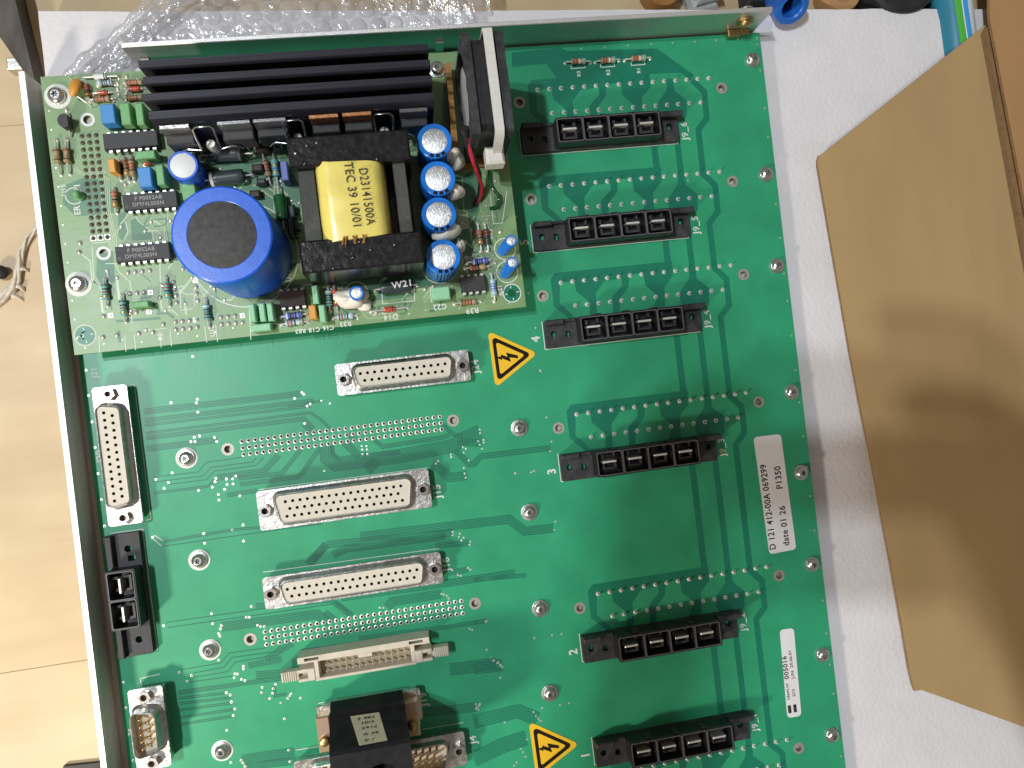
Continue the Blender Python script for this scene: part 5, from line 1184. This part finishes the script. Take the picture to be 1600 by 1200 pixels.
# ------------------------------------------------------------------ cardboard box at the right
zc0 = 2.0
card = thing('cardboard_box', 'open brown cardboard box with its flap spread over the foam', 'box', (*P2(1480, 700, ZF), ZF))
cx_, cy_ = card.location.x / MM, card.location.y / MM
def zc(u): return 0.8 + max(0, (u - 1280)) * 0.014
def cardpoly(pts, zf, th, m, name, lab=None):
    b = MB(); tp_ = [P(u, v, zf(u)) for u, v in pts]; nn = len(tp_)
    lp = [(p[0] - cx_, p[1] - cy_, p[2] - ZF) for p in tp_]
    tris = tessellate_polygon([[Vector((p[0], p[1], 0)) for p in lp]]); fx = []
    for t in tris:
        a, b2, c = (lp[i] for i in t); fx.append(t if (b2[0]-a[0])*(c[1]-a[1]) - (b2[1]-a[1])*(c[0]-a[0]) > 0 else (t[0], t[2], t[1]))
    area = sum(lp[i][0]*lp[(i+1) % nn][1] - lp[(i+1) % nn][0]*lp[i][1] for i in range(nn))
    vs = lp + [(x, y, z - th) for x, y, z in lp]; fs = list(fx) + [tuple(i + nn for i in reversed(t)) for t in fx]; ms = [0] * len(fs)
    for i in range(nn):
        j = (i + 1) % nn; fs.append((i, nn + i, nn + j, j) if area > 0 else (j, nn + j, nn + i, i)); ms.append(1)
    k = len(b.v); b.v += vs; b.f += fs; b.m += ms
    return part(name, b, [m, 'card_edge'], card, label=lab)
cardpoly([(1541, 38), (1286, 239), (1279, 243), (1277, 252), (1330, 560), (1392, 880), (1411, 985), (1422, 1050), (1429, 1080), (1440, 1078), (1600, 1136), (1760, 1190), (1760, 900), (1640, 640), (1588, 365), (1532, 55)], zc, 1.2, 'card_tan', 'flap')
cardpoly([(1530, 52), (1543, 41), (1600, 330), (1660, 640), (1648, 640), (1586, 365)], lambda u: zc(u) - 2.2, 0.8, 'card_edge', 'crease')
cardpoly([(1541, -140), (1547, 30), (1604, 330), (1664, 640), (1780, 900), (1900, 900), (1900, -140)], lambda u: zc(u) + 0.8, 1.5, 'card_brown', 'panel')
part('box_wall', MB().box(P2(1640, 500, -8)[0] - cx_, P2(1660, 500, -8)[0] - cx_, -70, 200, 0.5, 4.0), 'card_brown', card)

# ------------------------------------------------------------------ odds and ends round the edges
# blue plastic sleeve with a dark bore, tilted against the wall end
bu = P(1239, 17, 6.0)
sl = MB().lathe([(6.6, -13), (7.5, -12), (7.6, -1.2), (7.2, -0.2), (6.6, 0), (4.9, 0), (4.3, -0.6), (4.3, -9)], n=36, closed_top=False); sl.disc(0, 0, -9, 4.4, 30, 1)
sl.xf(Matrix.Rotation(math.radians(52), 4, 'X'))
so = part('blue_sleeve', sl, ['ring_blue', 'hole_dark'], None, (bu[0], bu[1] + 1.2, 6.0), smooth=40)
tag(so, 'short blue plastic sleeve with dark bore at the upper wall end', 'plastic sleeve')
# teal bottle lying behind the cardboard
bc = P(1530, 22, 20.0)
prof = [(2, -58), (5, -57.5), (7.5, -55), (8.6, -50), (8.8, -40), (8.8, 60), (7, 80), (4, 95), (4, 110)]
bm_ = MB().lathe([(r_, z_) for r_, z_ in prof], n=48)
rotb = Matrix.Rotation(math.radians(-90), 4, 'X')
bot = thing('plastic_bottle', 'teal plastic bottle with green and blue label behind the cardboard', 'bottle', (P2(1462, 50, -7)[0] + 8.8, P2(1480, 98, -7)[1] + 44, ZT + 8.9))
part('body', bm_.xf(rotb), 'bottle_teal', bot, smooth=35)
def band(a0, a1, z0, z1, r_, edge=0.0):
    b = MB(); N = 14; K = 10; vs = []; fs = []
    for k in range(K + 1):
        z = z0 + (z1 - z0) * k / K; e = edge * (1 - math.sqrt(max(0, 1 - ((K - k) / K - 0) ** 2 * 0.9))) if edge else 0
        for i in range(N + 1):
            a = math.radians(a0 + e + (a1 - a0) * i / N); vs.append((r_ * math.cos(a), r_ * math.sin(a), z))
    for k in range(K):
        for i in range(N): q = k*(N+1) + i; fs.append((q, q + 1, q + N + 2, q + N + 1))
    return b.add(vs, fs).xf(rotb)
for a0, a1, rr, m, zlo in ((-122, -20, 8.88, 'lbl_green', -46), (-104, -20, 8.94, 'lbl_white', -44), (-101, -20, 9.00, 'lbl_blue', -43), (-86, -20, 9.06, 'lbl_white', -40)):
    part('label_band', band(a0 , a1, zlo, 40, rr, 14), m, bot, smooth=60)
# dark bar at the upper left corner
q = [P2(-14, -40, -6), P2(14, -40, -6), P2(54, 124, -6), P2(37, 112, -6), P2(0, 58, -6), P2(-30, 20, -6)]
bo = part('dark_bar', MB().prism(q, 0, -6 - ZT), 'bar_dark', None, (0, 0, ZT + 0.05))
tag(bo, 'weathered dark grey bar at the upper left corner', 'bar')
cq = P2(24, 101, ZT + 4); part_o = part('small_clip', MB().box(-2.5, 3.2, -2.5, 2.2, 0.05, 6, ch=0.6).box(1.2, 3.2, -6.5, -2.5, 0.05, 3, ch=0.4), 'tin', None, (cq[0], cq[1], ZT))
tag(part_o, 'small dull metal clip beside the left wall end', 'clip')
# frayed white cord and black bead on the wood
zz = ZT + 1.6
cd = MB()
for k in range(3):
    base_ = [(-25, 490), (2, 466), (18, 452), (26, 438), (30, 415), (33, 395), (42, 375), (56, 358), (66, 350)]
    pth = [];
    for i, (u, v) in enumerate(base_):
        x, y, _ = P(u, v, zz); ang = i * 1.3 + k * 2.1; pth.append((x + 0.7 * math.cos(ang), y + 0.7 * math.sin(ang), zz + 0.8 * math.sin(ang)))
    cd.tube(pth, [1.0, 1.1, 1.1, 0.8, 0.7, 0.55, 0.5, 0.5, 0.45], 7)
for u, v, du, dv_ in ((34, 420, 8, 4), (28, 447, 8, 8), (20, 462, 14, 8)):
    x, y, _ = P(u, v, zz); x2, y2, _ = P(u + du, v + dv_, zz); cd.tube([(x, y, zz), ((x + x2)/2, (y + y2)/2 + .6, zz + .4), (x2, y2, ZT + .3)], [1.1, .7, .2], 6)
co = part('white_cord', cd, 'cord_white', None, smooth=60); tag(co, 'frayed white cord lying on the wood at the left edge', 'cord')
x, y, _ = P(-1, 425, ZT + 3); be = part('black_bead', MB().lathe([(1.5, 0.02), (2.6, 1.2), (2.8, 2.6), (2.2, 4.0), (0.9, 4.6)], x, y, 18), 'rubber', None, (0, 0, ZT), smooth=50)
tag(be, 'small black bead beside the white cord', 'bead')
# dark block peeping in at the lower left
q0 = P2(100, 1196, ZT + 1); q1 = P2(157, 1190, ZT + 1)
db = part('dark_block', MB().prism([(q0[0], q0[1]), (q1[0], q1[1]), (q1[0], q1[1] - 40), (q0[0], q0[1] - 40)], 0.03, 2.0), 'rubber', None, (0, 0, ZT)); tag(db, 'dark flat block at the lower left edge', 'block')
# things along the top edge behind the wall
def disc_thing(name, u, v, z, r, h, m, label, cat):
    x, y, _ = P(u, v, z); o = part(name, MB().lathe([(r * 0.96, 0.03), (r, 1.0), (r, h - 1.2), (r * 0.93, h), (r * 0.55, h), (r * 0.5, h - 1.5)], n=40), m, None, (x, y, ZT), smooth=35); tag(o, label, cat)
disc_thing('amber_dish', 1036, -22, ZT + 8, 9.0, 8.0, 'amber', 'round amber dish cut off by the top edge', 'dish')
disc_thing('black_tape_roll', 1412, -52, ZT + 14, 20.0, 14.0, 'rubber', 'roll of black tape cut off by the top edge', 'tape roll')
disc_thing('brown_tape_roll', 1318, -16, ZT + 10, 9.5, 9.0, 'card_brown', 'brown roll beside the black tape roll', 'tape roll')
x, y, _ = P(1100, 2, ZT + 6); cb = part('clear_clip', MB().box(-7, 7, -4, 8, 0.03, 5, ch=1.2).box(-4, 9, -1, 3, 5, 8, ch=1.0), 'clear_grey', None, (x, y, ZT), 0.2); tag(cb, 'clear grey plastic clip behind the upper wall', 'clip')
x, y, _ = P(1196, -6, ZT + 8); bb = part('black_tool', MB().box(-9, 9, -4, 14, 0.03, 9, ch=1.5), 'rubber', None, (x, y, ZT)); tag(bb, 'black tool handle beside the blue sleeve', 'tool')

# ------------------------------------------------------------------ the photographer's compact camera and hands, above the board and out of the frame; they shade it
C3 = Matrix((xa, ya, za)).transposed()
def cam_pt(x, y, z): return tuple(C3 @ Vector((x, y, z)) + Vector((CX, CY, CZ)))
def cam_box(b):
    b.v = [cam_pt(*p) for p in b.v]; return b
cc = thing('compact_camera', 'dark compact camera held above the board, out of the frame', 'camera', (CX, CY, CZ))
def local(b): b.v = [(p[0] - CX, p[1] - CY, p[2] - CZ) for p in b.v]; return b
part('body', local(cam_box(MB().prism(rrect(-50, 46, -30, 28, 7, 5), 16, 40))), 'black_plastic', cc)
part('lens_barrel', local(cam_box(MB().lathe([(20, 16.1), (20, 12), (18, 12), (18, 7), (14, 6.5), (14, 9), (5, 10)], n=36, closed_top=False))), 'grey_plastic', cc, smooth=35)
mat('skin', (0.50, 0.27, 0.18), 0.5, var=0.10, vscale=60, bump=0.1)
def hand(s):
    """forearm, palm and five fingers as one skinned mesh, closed round one end of the camera"""
    V = []; E_ = []; Rr = []
    def chain(pts, root=None):
        k = len(V); prev = root
        for i, (x, y, z, r) in enumerate(pts):
            V.append(tuple(c * MM for c in cam_pt(s * x, y, z))); Rr.append(r * MM)
            if prev is not None: E_.append((prev, len(V) - 1))
            prev = len(V) - 1
        return k, prev
    _, w_ = chain([(120, -330, 190, 40), (105, -220, 130, 34), (88, -120, 80, 26), (78, -70, 58, 24)])
    _, p_ = chain([(66, -35, 46, 25), (62, -12, 42, 24), (60, 12, 40, 20)], w_)
    for yy, ln, zz in ((30, 1.0, 22), (12, 1.08, 14), (-5, 1.0, 14), (-20, 0.85, 16)):
        chain([(64, yy * 0.8 + 4, zz + 12, 10), (58, yy + 6, zz - 4, 9), (50 - 10 * ln, yy + 8, zz - 6, 8.2), (46 - 22 * ln, yy + 8, zz - 4, 7.4)], p_)
    chain([(58, -28, 54, 11), (44, -16, 56, 10), (30, -2, 52, 9)], w_ + 1)
    me = bpy.data.meshes.new('hand'); me.from_pydata(V, E_, []); o = bpy.data.objects.new('person', me); COL.objects.link(o)
    md = o.modifiers.new('skin', 'SKIN'); md.use_smooth_shade = True
    sk = me.skin_vertices[0].data if me.skin_vertices else None
    if sk is None:
        bm = bmesh.new(); bm.from_mesh(me); lay = bm.verts.layers.skin.verify(); bm.to_mesh(me); bm.free(); sk = me.skin_vertices[0].data
    for i, r in enumerate(Rr): sk[i].radius = (r, r)
    sk[w_].use_root = True
    o.modifiers.new('sub', 'SUBSURF').levels = 1; o.modifiers['sub'].render_levels = 1
    me.materials.append(MATS['skin'])
    return o
tag(hand(1), 'right hand of the photographer gripping the camera, out of the frame', 'person')
tag(hand(-1), 'left hand of the photographer gripping the camera, out of the frame', 'person')
flush_texts()
